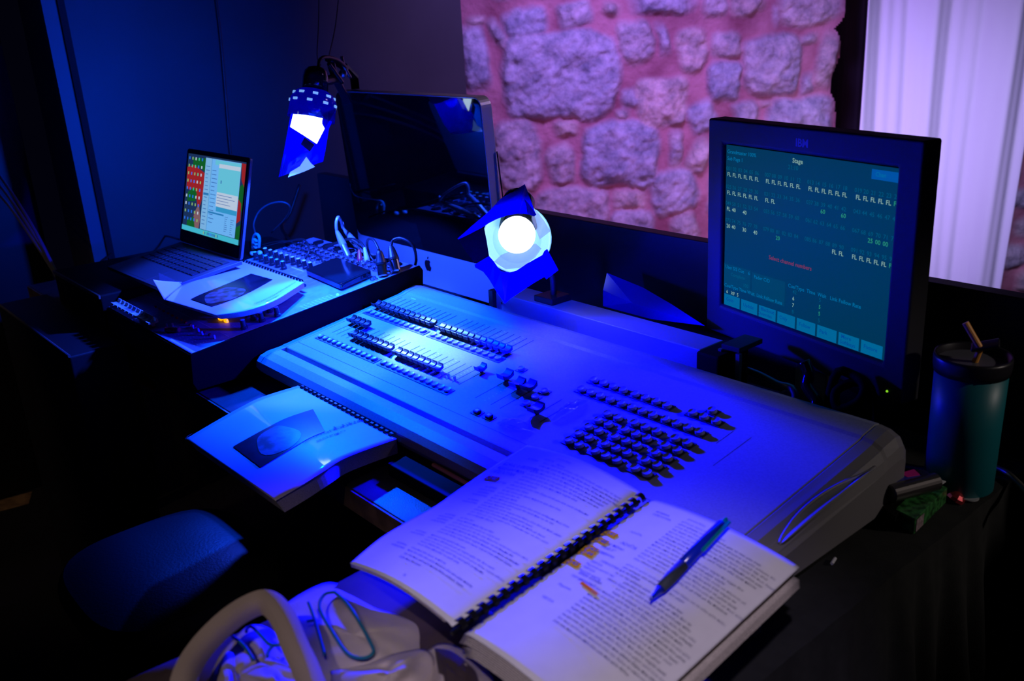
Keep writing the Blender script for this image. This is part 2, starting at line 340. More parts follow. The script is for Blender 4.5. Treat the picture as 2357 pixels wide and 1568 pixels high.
ST=[(410,135,250,180,.1),(700,95,190,165,.2),(940,50,120,78,-.2),(1250,8,340,120,0),(1550,30,150,130,.1),(1745,10,200,150,0),(1915,100,36,110,.1),(2130,40,380,205,.05),
(105,345,150,370,.12),(250,210,75,210,.5),(115,120,110,60,0),(625,460,640,465,-.05),(1075,255,185,260,.1),(1410,300,180,260,.05),(1235,235,70,190,.2),(1620,270,185,170,0),
(1610,500,175,220,-.1),(1895,390,320,330,.04),(2225,370,120,300,-.15),(2110,500,60,110,0),(2105,230,120,60,0),(1240,610,280,270,.1),(1055,600,100,115,.3),(1012,700,80,60,0),
(1475,710,140,190,.3),(1725,685,150,130,.2),(1850,622,90,36,0),(2060,700,370,230,-.02),(365,930,270,400,.05),(660,785,130,90,.1),(800,780,60,50,0),(628,1000,165,220,.2),(990,930,420,350,-.08),
(1330,900,80,240,.05),(1465,940,110,200,-.4),(1310,1150,260,230,.15),(690,1285,420,290,.05),(1040,1200,200,110,.1),(1060,1370,255,210,0),(1380,1390,160,230,.1),(250,1380,300,250,0),(60,700,120,150,0),
(90,1050,160,260,0),(1700,900,220,190,0),(1950,950,260,200,0),(2150,920,200,200,0),(1620,1160,200,240,0),(1850,1200,240,220,0),(2100,1180,260,240,0),(420,-120,380,200,0),(900,-150,420,220,0),(1500,-160,460,210,0),(2000,-170,400,190,0)]
stones=[]
for (x,y,w,h,rt) in ST:
    X=1050+x/2.6133; Y=y/2.6133; s,z=wpx(X,Y); s2,_=wpx(X+w/2.6133,Y); _,z2=wpx(X,Y+h/2.6133); stones.append((s,z,(s2-s)*1.12,(z-z2)*1.12,rt))
ed=[(1.75,wpx(1950,-160)[0])]+[(wpx(x,y)[1],wpx(x,y)[0]) for x,y in [(1942,0),(1940,30),(1936,50),(1918,68),(1928,85),(1932,110),(1927,140),(1912,170),(1908,200),(1910,220),(1920,240),(1920,300)]]+[(-.2,wpx(1920,600)[0])]
ed=sorted(ed); ez=[e[0] for e in ed]; es=[e[1] for e in ed]
stone_wall('wall_back',stones,wpx(1000,300)[0],wpx(1950,300)[0],.0,1.9,.0075,DW,edge=lambda z: np.interp(z,ez,es))
s_a=wpx(2230,600)[0]; s_b=wpx(2700,600)[0]
rs=random.Random(4); st2=[(s_a+ (i%5)*.17+rs.uniform(-.02,.02)+(.08 if (i//5)%2 else 0),.1+(i//5)*.13,rs.uniform(.11,.16),rs.uniform(.09,.12),rs.uniform(-.2,.2)) for i in range(40)]
stone_wall('wall_back_right',st2,s_a-.05,s_b,0,1.2,.010,4.12,seed=50)
# dark drape in the gap beside the stone
def drapef(u,v,s0,s1,z0,z1,d,amp,fr,seed):
    s=s0+(s1-s0)*u; w=amp*(math.sin(u*fr+seed)+.5*math.sin(u*fr*2.3+1+seed+v*1.5)+.25*math.sin(u*fr*5.1+seed*2))
    p=FW*(d-w)+RT*s; return (p.x,p.y,z0+(z1-z0)*v)
a=wpx(1880,100,4.35)[0]; b2=wpx(2080,100,4.35)[0]
g=MB().grid(lambda u,v: drapef(u,v,a,b2,.0,2.3,4.3,.02,18,0),60,4); o=g.build('drape','drape',smooth=True,solid=.004)
tag(o,'narrow dark drape hanging in the gap between stone wall and white curtain','drape')
# white curtain
DC=3.72
c0=wpx(1975,100,DC)[0]; 
def cur(u,v):
    z=.0+2.3*v; sr=np.interp(z,[0,.15,1.37,2.3],[wpx(2306,720,DC)[0]-.01,wpx(2300,700,DC)[0],wpx(2405,0,DC)[0],wpx(2470,-300,DC)[0]])
    s=c0+(sr-c0)*u; tw=.6+.4*v
    w=.040*tw*math.sin(u*15+.9*math.sin(v*3)+1)+.014*math.sin(u*31+v*2.6)+.004*math.sin(u*77+3*v)+.03*math.sin(u*6+v*4)
    p=FW*(DC-w)+RT*s; return (p.x,p.y,z)
o=MB().grid(cur,160,24).build('curtain','curtain',smooth=True,solid=.003)
tag(o,'pale white curtain in soft vertical folds beside the stone wall','curtain')
# low black partition behind the equipment
pt=MB(); pt.box((-1.20,1.375,.49),(2.56,.03,.98)); o=pt.build('partition','board',bevel=.002)
tag(o,'low black partition board standing behind the desk','partition')
# two thin cords hanging on the dark wall + one behind
def cord(name,pts,r,matn,label,cat='cable',group=None):
    o=MB().tube(pts,r).build(name,matn,smooth=True); return tag(o,label,cat,group)
cord('hanging_cable',[ax(490,-60,-2.788),ax(497,0,-2.788),ax(508,90,-2.786),ax(520,230,-2.788),ax(530,350,-2.788),(-2.788,1.23,.80)],.0045,'black','long dark cable hanging down the dark wall above the laptop')
cord('power_lead',[ay(735,-40,1.40),ay(733,60,1.38),ay(730,128,1.33),ay(738,150,1.22)],.0016,'black','thin lead hanging straight down to the lamp clipped on the big monitor')
cord('power_lead',[ay(783,-40,1.42),ay(772,60,1.40),ay(757,132,1.33),ay(760,140,1.24)],.0016,'black','slightly slanted thin lead dropping just right of the straight one')

# ================================================================== DESK
tb=thing('desk',(-1.78,.945,0),'long black scuffed desk carrying mixer and lighting console','desk')
def pbuild(mb,name,mats,parent,**k): return mb.build(name,mats,parent,**k)
MB().box((-1.78,.945,.7425),(1.96,.71,.035)).build('tabletop','table',tb,bevel=.002)
MB().box((-1.78,.5885,.742),(1.96,.004,.033)).build('edge_band','tableedge',tb)
for x in (-2.70,-.86):
    for y in (.64,1.25): MB().box((x,y,.3625),(.045,.045,.725)).build('leg','black',tb)
# cloth covered table at right
ct=thing('cloth_table',(-.61,.7,0),'table under a plain black cloth with draped pleats at its end','table')
def clothtop(u,v):
    x=-.80+.365*u; y=.16+1.14*v; return (x,y,.7605+.0012*math.sin(x*60+y*11)+.0008*math.sin(y*90+x*30))
c=MB().grid(clothtop,24,60)
def side(u,v):
    y=.16+1.14*u; am=.016*min(1,v*3); fx=am*(math.sin(y*95)+.5*math.sin(y*41+1)+.3*math.sin(y*190+2*v)); zz=.7605-.72*v+(.0012*math.sin(-.435*60+y*11)+.0008*math.sin(y*90-.435*30))*(1-v)
    return (-.435+.004*min(1,v*8)+am*1.2+fx+.01*v,y,zz)
c.grid(side,260,22); c.build('tablecloth','cloth',ct,smooth=True)
MB().box((-.615,.73,.735),(.355,1.12,.04)).build('tabletop','black',ct)
for x in (-.77,-.47):
    for y in (.25,1.22): MB().box((x,y,.3575),(.04,.04,.715)).build('leg','black',ct)

# ================================================================== LIGHTING CONSOLE
SL=.1427; CL=thing('lighting_console',(-1.05,.88,.76),'long grey lighting console with rows of black faders and square keys','lighting console')
def zp(y): return .825+SL*(y-.785)
prof=[(.722,.772),(.700,.780),(.692,.792),(.694,.804),(.703,.8125),(.720,.8175),(.738,.8185),(.7405,.8165),(.742,.807),(.7485,.807),(.7495,.8195),(.752,.8205)]
prof+=[(1.03,zp(1.03)),(1.036,zp(1.036)+.002),(1.066,zp(1.066)+.003),(1.078,zp(1.078)-.001),(1.084,zp(1.08)-.012),(1.084,.772)]
mb=MB()
def ring(x,dz=0,dy=0,pf=prof): return [(x,y+ (dy if y<.9 else -dy),(z+dz*((z-.772)/.09) if z>.79 else z)) for y,z in pf]
mb.loft([ring(-1.566),ring(-.547)]); mb.build('body','console',CL,bevel=.0012)
noslot=[p for p in prof if not (.739<p[0]<.7495)]
mb=MB(); mb.loft([ring(-1.5945,-.016,.012,noslot),ring(-1.591,-.006,.004,noslot),ring(-1.584,-.001,0,noslot),ring(-1.5668,0,0,noslot)]); o=mb.build('end_cap','console',CL,smooth=False,bevel=.001)
mb=MB(); mb.loft([ring(-.5462,0,0,noslot),ring(-.530,-.002,.001,noslot),ring(-.517,-.007,.003,noslot),ring(-.508,-.016,.008,noslot),ring(-.504,-.030,.014,noslot)]); mb.build('end_cap','consoleend',CL,bevel=.002)
# grip arc on the right end
arc=[(1793,1272),(1806,1230),(1836,1188),(1880,1148),(1932,1116),(1990,1092),(2014,1084)]
def dzx(x): return float(np.interp(x,[-.5462,-.530,-.517,-.508,-.504],[0,-.002,-.007,-.016,-.030]))
def capz(x,y): return zp(y)+dzx(x)*((zp(y)-.772)/.09)
def onend(px,py):
    x=-.525
    for _ in range(6):
        q=ap(px,py,(x,.9,capz(x,.9)),(0,-SL,1)); x=min(max(q.x,-.545),-.506)
    return Vector((x,q.y,capz(x,q.y)))
A=[onend(x,y) for x,y in arc]
MB().tube([p+Vector((0,0,.001)) for p in A],.0022).build('grip_ridge','consoleend',CL,smooth=True)
outer=[Vector((-.5055,p.y-.012,capz(-.508,p.y)+.007)) for p in A]; outer[0]=A[0]+Vector((.002,0,0)); outer[-1]=A[-1]+Vector((.002,0,0))
mb=MB(); mb.grid(lambda u,v: poly(A,u).lerp(poly(outer,u),v)+Vector((0,0,-.0015*math.sin(math.pi*v)+.0008)),24,5); mb.build('grip_lit_crescent','console',CL,smooth=True,solid=.001)  # not carved: paler crescent tilted up to catch the desk lamp
# panel seams
mb=MB()
def onp(x,y,h=0): return Vector((x,y-h*SL,zp(y)+h))
def pline(mb,x0,y0,x1,y1,w=.0012,h=.0002,mi=0):
    a=onp(x0,y0,h);b=onp(x1,y1,h); d=(b-a).normalized(); n=Vector((0,-SL,1)).normalized(); s=d.cross(n)*w/2
    mb.add([a-s,b-s,b+s,a+s],[(0,1,2,3)],mi)
pline(mb,-1.566,.775,-.547,.775,.001); pline(mb,-1.52,1.034,-.547,1.034,.001); 
pline(mb,-.691,.922,-.691,.959,.0008); pline(mb,-.662,.878,-.662,.959,.0008)
# slots
P=.01683
def slot(x,y0,y1): pline(mb,x,y0,x,y1,.0018,.0003)
for i in range(12):
    slot(-1.557+P*i,.944,1.014); slot(-1.3385+P*i,.944,1.014); slot(-1.5395+P*i,.836,.892); slot(-1.3255+P*i,.836,.892)
ms=[(-1.0805,.822,.893),(-1.0415,.822,.894),(-1.020,.822,.890),(-.9575,.828,.894),(-.9365,.828,.895)]
for x,a_,b_ in ms: slot(x,a_,b_)
mb.build('panel_lines','seam',CL)
mb=MB()
for k in range(4):
    for x0,y0,y1 in ((-1.3385+P*(3*k+.5),.948,1.012),(-1.557+P*(3*k+.5),.948,1.012),(-1.5395+P*(3*k+.5),.84,.89),(-1.3255+P*(3*k+.5),.84,.89)):
        for j in range(8):
            y=y0+(y1-y0)*j/7; pline(mb,x0-.0018,y,x0+.0018,y,.0009,.0004)
for j in range(9): pline(mb,-1.062,.826+.0082*j,-1.059,.826+.0082*j,.0009,.0004)
pline(mb,-1.535,1.022,-1.518,1.022,.0022,.0004)
mb.build('panel_print','mark',CL)
# fader caps
def capmesh():
    m=MB(); pr_=[]; n=9
    for i in range(n):
        t=i/(n-1)*2-1; pr_.append((t*.0095,.0100+.0050*t*t))
    ringA=[(y,z) for y,z in pr_]+[(.0088,.0070),(.003,.0046),(-.003,.0046),(-.0088,.0070)]
    m.loft([[(x,y,z) for y,z in ringA] for x in (-.0069,.0069)])
    m.box((0,0,.0035),(.0030,.0055,.0080)); return m
cap0=capmesh().build('fader','cap',CL); cap0.modifiers.new('b','BEVEL').width=.0006
TL_=Matrix.Rotation(math.atan(SL),4,'X')
def place(o,x,y,h=0,parent=CL):
    o.matrix_parent_inverse=Matrix(); p=onp(x,y,h)-parent.location; o.location=p; o.rotation_euler=(math.atan(SL),0,0)
caps=[]
for i in range(12):
    caps+=[(-1.557+P*i,.955+random.uniform(-.001,.001)),(-1.3385+P*i,.953+random.uniform(-.001,.001))]
for i in range(4): caps.append((-1.5395+P*i,.884))
for i in range(4,12): caps.append((-1.5395+P*i,.846))
for i in range(8): caps.append((-1.3255+P*i,.845))
caps+=[(-1.3255+P*11,.885),(-1.0805,.888),(-1.0415,.880),(-1.020,.884),(-.9575,.842)]
first=True
for x,y in caps:
    c_=cap0 if first else cap0.copy()
    if not first: COL.objects.link(c_); c_.parent=CL
    first=False; place(c_,x,y)
    if x>-1.1: c_.scale=(1.35,1.25,1.15)
st0=MB().box((0,0,.004),(.0022,.004,.009)).build('fader_stem','brass',CL)
for k,i in enumerate((8,9,10)):
    c_=st0 if k==0 else st0.copy()
    if k: COL.objects.link(c_); c_.parent=CL
    place(c_,-1.3255+P*i,.842)
# buttons
def btn(r,h):
    m=MB(); m.lathe((0,0,.0006),(0,0,.0006+h),[(0,r*1.06),(.7,r),(1,r*.96),(.86,r*.72),(.76,r*.3)],18); return m
def strip_(x0,x1,y0,y1):
    m=MB(); a=[onp(x0,y0),onp(x1,y0),onp(x1,y1),onp(x0,y1)]; m.prism(a,(0,-SL*.0012,.0012)); return m.build('button_strip','keyplate',CL)
strip_(-1.5655,-1.358,.9225,.9405); strip_(-1.3475,-1.142,.9225,.9405); strip_(-1.5485,-1.343,.8025,.8205); strip_(-1.333,-1.129,.8025,.8205)
fb0=btn(.0062,.0035).build('flash_button','key',CL,smooth=False)
k=0
for x0,y in ((-1.556,.932),(-1.3375,.932),(-1.5393,.812),(-1.3240,.8125)):
    for i in range(12):
        c_=fb0 if k==0 else fb0.copy()
        if k: COL.objects.link(c_); c_.parent=CL
        k+=1; place(c_,x0+P*i,y,.0006)
def keymesh():
    m=MB(); m.box((0,0,.0008),(.0196,.0162,.0016),mi=1)
    m.lathe((0,0,.0015),(0,-.0006,.0068),[(0,.0071),(.5,.0064),(1,.0060),(.86,.0042),(.78,.002)],18); return m
key0=keymesh().build('key',['key','keyplate'],CL)
keys=[]
PX,PY=.0205,.0205
for i in range(8): keys.append((-.954+PX*i+(.0015 if i>3 else 0)*0+(.0235-.0205 if i>3 else 0),.9605))
for i in range(12): keys.append((-.950+.0200*i+.0035*(i//4)*.9,.929))
keys+=[(-.7635,.9635),(-.7435,.9635),(-.7225,.963),(-.7445,.983)]
for r_ in range(5):
    y=.895-.0206*r_
    for c__ in range(2): keys.append((-.8640+.001*r_+.0203*c__,y+.001))
    for c__ in range(3): keys.append((-.8138+.001*r_+.0202*c__,y+.003-.0004*r_))
    for c__ in range(2): keys.append((-.7405+.0008*r_+.0205*c__,y+.003-.0004*r_))
keys+=[(-1.0865,.926),(-.997,.895),(-.996,.874),(-.992,.853)]
for k,(x,y) in enumerate(keys):
    c_=key0 if k==0 else key0.copy()
    if k: COL.objects.link(c_); c_.parent=CL
    place(c_,x,y)
    if k>=57+4-4 and x<-.98: c_.scale=(.9,.9,.8)
tk=MB(); tk.box((0,0,.0007),(.020,.014,.0014),mi=1); tk.box((0,0,.003),(.0095,.009,.005)); tk.box((0,0,.0056),(.006,.0055,.0004),mi=2)
tk0=tk.build('toggle_key',['knob','keyplate','mark'],CL); place(tk0,-1.040,.794)
tk1=tk0.copy(); COL.objects.link(tk1); tk1.parent=CL; place(tk1,-1.013,.795)
ld=MB().sphere((0,0,.001),.0014,8).build('indicator_led','gled',CL); place(ld,-.7435,.9035)
# clear crumpled sleeves lying on the console
def blob(a,b,w,h,name,label):
    a=Vector(a);b=Vector(b); d=b-a; s=Vector((0,0,1)).cross(d).normalized()
    def f(u,v):
        q=math.sin(math.pi*max(.03,min(.97,u)))**.6; an=math.pi*2*v
        return a+d*u+s*math.cos(an)*w/2*q*(1+.15*math.sin(u*17+v*9))+Vector((0,0,1))*(h/2*q*(1+math.sin(an))*(1+.2*math.sin(u*23+v*12))+.0006)
    o=MB().grid(f,22,14).build(name,'clear',smooth=True); return tag(o,label,'plastic sleeve')
blob(onp(-.920,.838,.001),onp(-.918,.908,.001),.018,.012,'clear_sleeve','clear shiny plastic sleeve lying between fader and keypads')
blob(onp(-.985,.788,.001),onp(-.925,.803,.001),.022,.012,'clear_sleeve','clear crumpled plastic piece at the console front edge by the single fader')

# ================================================================== RACK BOX BEHIND CONSOLE
RB=thing('rack_box',(-1.12,1.13,.76),'long low grey metal box behind the console under the desk lamp','equipment box')
p1=ay(1137,655,1.105); p2=ay(1618,785,1.105)
bx0,bx1=ay(1140,668,1.105).x,ay(1612,790,1.105).x
zt=ay(1225,680,1.105).z; zt=.885
MB().box(((bx0+bx1)/2,1.135,(.7605+zt)/2),(bx1-bx0,.06,zt-.7605)).build('housing','boxgrey',RB,bevel=.002)
MB().box((bx0-.006,1.133,(.7605+zt)/2+.002),(.012,.072,zt-.7605+.004)).build('end_plate','black',RB)
MB().box((bx1+.022,1.133,(.7605+zt)/2+.001),(.044,.078,zt-.7605)).build('end_plate','blacksoft',RB,bevel=.004)
sc=ay(1157,697,1.105); MB().cyl((sc.x,1.106,sc.z),(sc.x,1.1025,sc.z),.003,.0025).build('screw','chrome',RB)
BK=thing('metal_bracket',(-.80,1.15,.76),'small metal stand with flat shelf between grey box and flat monitor','bracket')
q=ay(1695,800,1.13)
MB().box((q.x-.004,1.15,q.z),(.034,.06,.008)).build('shelf','bezel',BK,bevel=.001)
MB().box((q.x+.012,1.12,(q.z+.76)/2-.002),(.007,.007,q.z-.765)).build('leg','brass',BK)
MB().box((q.x-.022,1.12,(q.z+.76)/2-.002),(.006,.006,q.z-.765)).build('leg','brass',BK)

# ================================================================== AUDIO MIXER
MSL=.11; MX=thing('audio_mixer',(-1.82,.85,.76),'blue-lit audio mixer with knobs, white fader caps and plugged cables','audio mixer')
def mz(y): return .845+MSL*(y-.58)
def onm(x,y,h=0): return Vector((x,y-h*MSL,mz(y)+h))
mp=[(.578,.775),(.572,.79),(.5765,.8445),(1.092,mz(1.092)),(1.10,mz(1.09)-.01),(1.09,.79),(1.06,.775)]
MB().loft([[(x,y,z-.001) for y,z in mp] for x in (-2.045,-1.5985)]).build('case','mixercase',MX,bevel=.003)
# side cheek
MB().loft([[(x,y,z+dz) for (y,z),dz in zip(mp,(0,0,.002,.002,0,0,0))] for x in (-1.599,-1.5955)]).build('side_panel','blacksoft',MX,bevel=.002)
mb=MB(); mb.prism([onm(-2.040,.581),onm(-1.5985,.581),onm(-1.5985,1.088),onm(-2.040,1.088)],(0,0,.0008)); mb.build('control_panel','mixer',MX)
mb=MB()
def mline(x0,y0,x1,y1,w=.001,h=.0011):
    a=onm(x0,y0,h);b=onm(x1,y1,h); d=(b-a).normalized(); s=d.cross(Vector((0,-MSL,1))).normalized()*w/2
    mb.add([a-s,b-s,b+s,a+s],[(0,1,2,3)])
mline(-1.711,.586,-1.601,.586,.006)
for i in range(17): 
    x=-2.02+.0227*i; mline(x,.592,x,.632,.0009)
for i in range(5):
    x=-1.72+.022*i
    for j in range(7): mline(x-.003,.600+.006*j,x+.003,.600+.006*j,.0012)
mline(-2.04,.66,-1.66,.66); mline(-1.875,.937,-1.82,.937,.003); mline(-1.83,.91,-1.80,.91,.002)
for i in range(12): mline(-2.03+.027*i,.90,-2.03+.027*i,.965,.0007)
for j in range(9): mline(-1.627,.82+.0085*j,-1.597,.82+.0085*j,.0009)
for j in range(5): mline(-1.627+.0075*j,.818,-1.627+.0075*j,.889,.0009)
mline(-1.602,.60,-1.602,1.07,.0012); mline(-1.66,.69,-1.61,.69); mline(-2.04,.985,-1.60,.985,.0015)
mline(-1.668,.705,-1.640,.705);mline(-1.648,.660,-1.612,.660)
mb.build('panel_print','mixerprint',MX)
def mplace(o,x,y,h=0): o.matrix_parent_inverse=Matrix(); o.location=onm(x,y,h)-MX.location; o.rotation_euler=(math.atan(MSL),0,0)
def knob(topmat):
    m=MB(); m.lathe((0,0,.001),(0,0,.019),[(0,.0068),(.25,.0068),(.3,.0056),(1,.0048)],14,0)
    m.cyl((0,0,.019),(0,0,.0200),.0046,.0036,14,1); return m.build('knob',['knob',topmat],MX)
kw=knob('knobtop'); kg=knob('knobgreen'); kr=knob('knobred')
KN=[(kg,-2.016+.0272*i,.9215) for i in range(6)]+[(kw,-2.019+.0265*i,.950) for i in range(9)]
KN+=[(kw,*p) for p in [(-1.619,.696),(-1.647,.729),(-1.65,.749),(-1.619,.767),(-1.654,.769),(-1.679,.770),(-1.622,.735)]]+[(kr,-1.673,.731)]
KN+=[(kw,-1.90+.0265*i,.84) for i in range(7)]+[(kw,-1.90+.0265*i,.87) for i in range(7)]
used=set()
for src,x,y in KN:
    c_=src if id(src) not in used else src.copy()
    if id(src) in used: COL.objects.link(c_); c_.parent=MX
    used.add(id(src)); mplace(c_,x,y,.0008)
m_=MB()
m_.loft([[(x,y,z) for y,z in [(-.010,.009),(-.0095,.013),(-.004,.0105),(.004,.0105),(.0085,.016),(.0105,.015),(.010,.008),(0,.0065)]] for x in (-.0085,.0085)]); m_.box((0,0,.004),(.006,.007,.008))
f0=m_.build('fader','fwhite',MX)
for i in range(10):
    c_=f0 if i==0 else f0.copy()
    if i: COL.objects.link(c_); c_.parent=MX
    mplace(c_,-2.018+.0222*i,.594)
b0=MB().box((0,0,.002),(.0065,.004,.004)).build('mute_button','redbtn',MX)
for i in range(13):
    c_=b0 if i==0 else b0.copy()
    if i: COL.objects.link(c_); c_.parent=MX
    mplace(c_,-1.927+.0227*i,.6415)
s0=MB().box((0,0,.004),(.003,.003,.008)).build('fader_stem','knobtop',MX)
for i,(x,y) in enumerate([(-1.785,.610),(-1.722,.638),(-1.695,.637),(-1.671,.634),(-1.629,.640),(-1.775,.618)]):
    c_=s0 if i==0 else s0.copy()
    if i: COL.objects.link(c_); c_.parent=MX
    mplace(c_,x,y)
y0=MB().box((0,0,.004),(.013,.006,.008)).build('lit_button','yled',MX,bevel=.002); mplace(y0,-1.714,.691)
y1=y0.copy(); COL.objects.link(y1); y1.parent=MX; mplace(y1,-1.690,.692)
g0=MB().sphere((0,0,.001),.003,8).build('indicator_led','gled',MX); mplace(g0,-1.610,.897)
# jack sockets on the rear strip
j=MB(); j.lathe((0,0,0),(0,0,.007),[(0,.0085),(.3,.0085),(.35,.0065),(1,.0062),(.9,.0035),(.2,.003)],14); j0=j.build('jack_socket','chrome',MX)
k=0
for r_,y in enumerate((.988,1.006,1.024,1.042)):
    for i in range(19):
        x=-2.02+.0225*i+(.006 if r_%2 else 0)
        if x>-1.615 or (x>-1.79 and x<-1.63 and y<1.01): continue
        c_=j0 if k==0 else j0.copy()
        if k: COL.objects.link(c_); c_.parent=MX
        k+=1; mplace(c_,x,y,.0008)
x0m=MB(); x0m.lathe((0,0,0),(0,0,.004),[(0,.0135),(1,.0130),(.6,.011)],20); x0=x0m.build('microphone_socket','mixercase',MX)
for i in range(8):
    c_=x0 if i==0 else x0.copy()
    if i: COL.objects.link(c_); c_.parent=MX
    mplace(c_,-1.98+.047*i,1.068,.0008)

# plugs (each with its cable)
def plug(name,base,tip,r,mats,label,cablepts,rc=.0028,cm='black',shell=.45):
    t=thing(name,base,label,'plug'); a=Vector(base); b=Vector(tip); d=b-a
    MB().lathe(a,a+d*shell,[(0,r*.8),(.1,r),(1,r)],16).build('metal_shell',mats[0],t,smooth=False)
    MB().lathe(a+d*shell,b,[(0,r*1.08),(.15,r*1.12),(.8,r*.72),(1,r*.5)],16).build('boot',mats[1],t,smooth=False)
    MB().tube([b]+[Vector(p) for p in cablepts],rc).build('cable',cm,t,smooth=True); return t
B=onm(-1.614,1.010,.001); plug('microphone_plug',B,ay(873,578,1.02),.0105,('chrome','black'),'black and silver plug, left of the pair at the mixer corner',[ay(860,553,1.03),ay(846,553,1.05),ay(848,580,1.06),ay(868,605,1.06),onm(-1.62,1.06,.012)])
B=onm(-1.607,1.040,.001); plug('microphone_plug',B,ay(900,568,1.055),.0105,('chrome','black'),'black and silver plug, right of the pair, its cable looping behind the mixer',[ay(905,553,1.07),ay(925,549,1.08),ay(950,565,1.09),ay(958,600,1.10),ay(952,650,1.11),(-1.57,1.13,.775)],.0032)
B=onm(-1.742,1.036,.001); plug('phono_plug',B,ay(827,575,1.045),.0055,('chrome','red'),'small red plug standing in the mixer',[ay(818,560,1.05),ay(800,552,1.06),ay(770,562,1.06),ay(735,571,1.05),ay(680,560,1.03)],.0022,shell=.12)
B=onm(-1.728,1.046,.001); plug('phono_plug',B,ay(839,570,1.055),.0055,('chrome','white'),'small white plug beside the red one',[ay(828,556,1.06),ay(805,549,1.07),ay(775,558,1.07),ay(740,568,1.06),ay(690,556,1.05)],.0022,shell=.12)
B=onm(-1.800,1.043,.001); plug('jack_plug',B,ay(775,532,1.05),.0075,('brass','boxgrey'),'tall grey jack plug rising in front of the big monitor',[ay(774,512,1.05),ay(779,500,1.06),ay(786,512,1.09),ay(789,525,1.10)],.0035,'aluminium')
B=onm(-1.790,1.075,.001); plug('jack_plug',B,ay(792,527,1.10),.007,('brass','boxgrey'),'slim grey jack plug leaning behind the tall one',[ay(788,512,1.10)],.003,'aluminium')
cord('audio_cable',[onm(-1.86,.955,.004),onm(-1.85,.975,.03),ay(700,552,1.0),ay(660,556,1.0),ay(620,566,1.0),ay(590,575,.99)],.0022,'black','thin dark cable looping across the mixer sockets')
cord('audio_cable',[ay(580,575,1.06),ay(620,560,1.06),ay(665,556,1.07),ay(705,575,1.03),ay(735,590,.99),ay(746,612,.965)],.0022,'black','thin dark cable drooping over the mixer to the disc drive')

rcp=thing('red_cap',onm(-1.742,.605,.001),'small red cylindrical cap lying on the mixer among the bare fader stems','cap')
MB().lathe(onm(-1.756,.597,.0065),onm(-1.728,.613,.0065),[(0,.0045),(.04,.0056),(.45,.0056),(.5,.0048),(.55,.0056),(.96,.0056),(1,.0045)],16).build('barrel','red',rcp)
# disc drive lying on the mixer
n_=Vector((0,-MSL,1)).normalized()
DK=thing('disc_drive',onm(-1.70,.955,.02),'flat square black glossy device lying on the mixer','disc drive')
cs=[onm(-1.786,.925,.016),onm(-1.791,1.008,.016),onm(-1.632,.997,.016),onm(-1.622,.914,.016)]
def rrect(cs,r=.008,n=5):
    out=[]; N=len(cs)
    for i in range(N):
        p=cs[i]; a=(cs[i-1]-p).normalized(); b=(cs[(i+1)%N]-p).normalized()
        for k in range(n+1):
            t=k/n; out.append(p+a*r*(1-t)**2+b*r*t**2+ (a+b)*0)
    return out
rr=rrect(cs); MB().prism(rr,-n_*.013).build('case','blackgloss',DK,bevel=.0018)
rr2=rrect([c_*.94+sum(cs,Vector())/4*.06+n_*.0004 for c_ in cs]); MB().prism(rr2,-n_*.001).build('lid_plate','blackgloss',DK)

# ================================================================== BIG ALL-IN-ONE MONITOR (left)
IM=thing('desktop_computer',(-1.81,1.24,.76),'large silver desktop computer with dark glass screen and deep aluminium chin','computer')
RI=rot3(.0035,.0588); OI=Vector((-1.8127,1.2281,1.2382))
def im(x,y,z): return RI@Vector((x,y,z))+OI
def rpoly(w0,w1,z0,z1,r,y,n=6):
    out=[]
    for cx_,cz_,a0 in ((w1-r,z1-r,0),(w0+r,z1-r,90),(w0+r,z0+r,180),(w1-r,z0+r,270)):
        for k in range(n+1):
            a=R(a0+90*k/n); out.append(im(cx_+r*math.cos(a),y,cz_+r*math.sin(a)))
    return out
mb=MB(); mb.loft([rpoly(-.2845,.2845,-.455,0,.022,.0),rpoly(-.2845,.2845,-.455,0,.022,.028),rpoly(-.27,.27,-.44,-.012,.03,.040),rpoly(-.2,.2,-.36,-.08,.05,.055)]); mb.build('housing','aluminium',IM,bevel=.001)
mb=MB(); mb.loft([rpoly(-.2825,.2825,-.366,-.003,.019,-.0012),rpoly(-.2825,.2825,-.366,-.003,.019,.0005)]); mb.build('screen_glass','glass',IM)
mb=MB(); mb.loft([rpoly(-.2835,.2835,-.454,-.3665,.003,-.0008),rpoly(-.2835,.2835,-.454,-.3665,.003,.0005)]); mb.build('chin','chin',IM)
# emblem: apple silhouette, dark
ea=[(0,.62),(.16,.68),(.34,.66),(.5,.52),(.36,.38),(.33,.2),(.42,.02),(.56,-.08),(.46,-.32),(.30,-.52),(.16,-.55),(0,-.49),(-.16,-.55),(-.32,-.5),(-.5,-.22),(-.56,.08),(-.50,.38),(-.36,.58),(-.18,.66)]
es_=.023; mb=MB(); mb.prism([im(.020+a*es_,-.0010,-.402+b_*es_) for a,b_ in [(x,y-.08) for x,y in ea]],RI@Vector((0,-.0006,0)))
mb.prism([im(.020+a*es_,-.0010,-.402+b_*es_) for a,b_ in [(.02,.68),(.04,.82),(.14,.95),(.28,1.0),(.26,.84),(.16,.72)]],RI@Vector((0,-.0006,0)))
mb.build('emblem','blackgloss',IM)
mb=MB(); pts=[im(0,.035,-.20),im(0,.10,-.36),Vector((-1.81,1.33,.775))]
mb.loft([[p+Vector((dx,0,dz)) for dx,dz in ((-.08,-.004),(.08,-.004),(.08,.004),(-.08,.004))] for p in pts]); mb.build('stand','aluminium',IM)
MB().box((-1.81,1.26,.764),(.20,.17,.007)).build('foot','aluminium',IM,bevel=.001)
MB().tube([im(.287,.028,-.115),im(.290,.03,-.25),im(.291,.03,-.35)],.0016).build('rear_edge_gap','seam',IM)

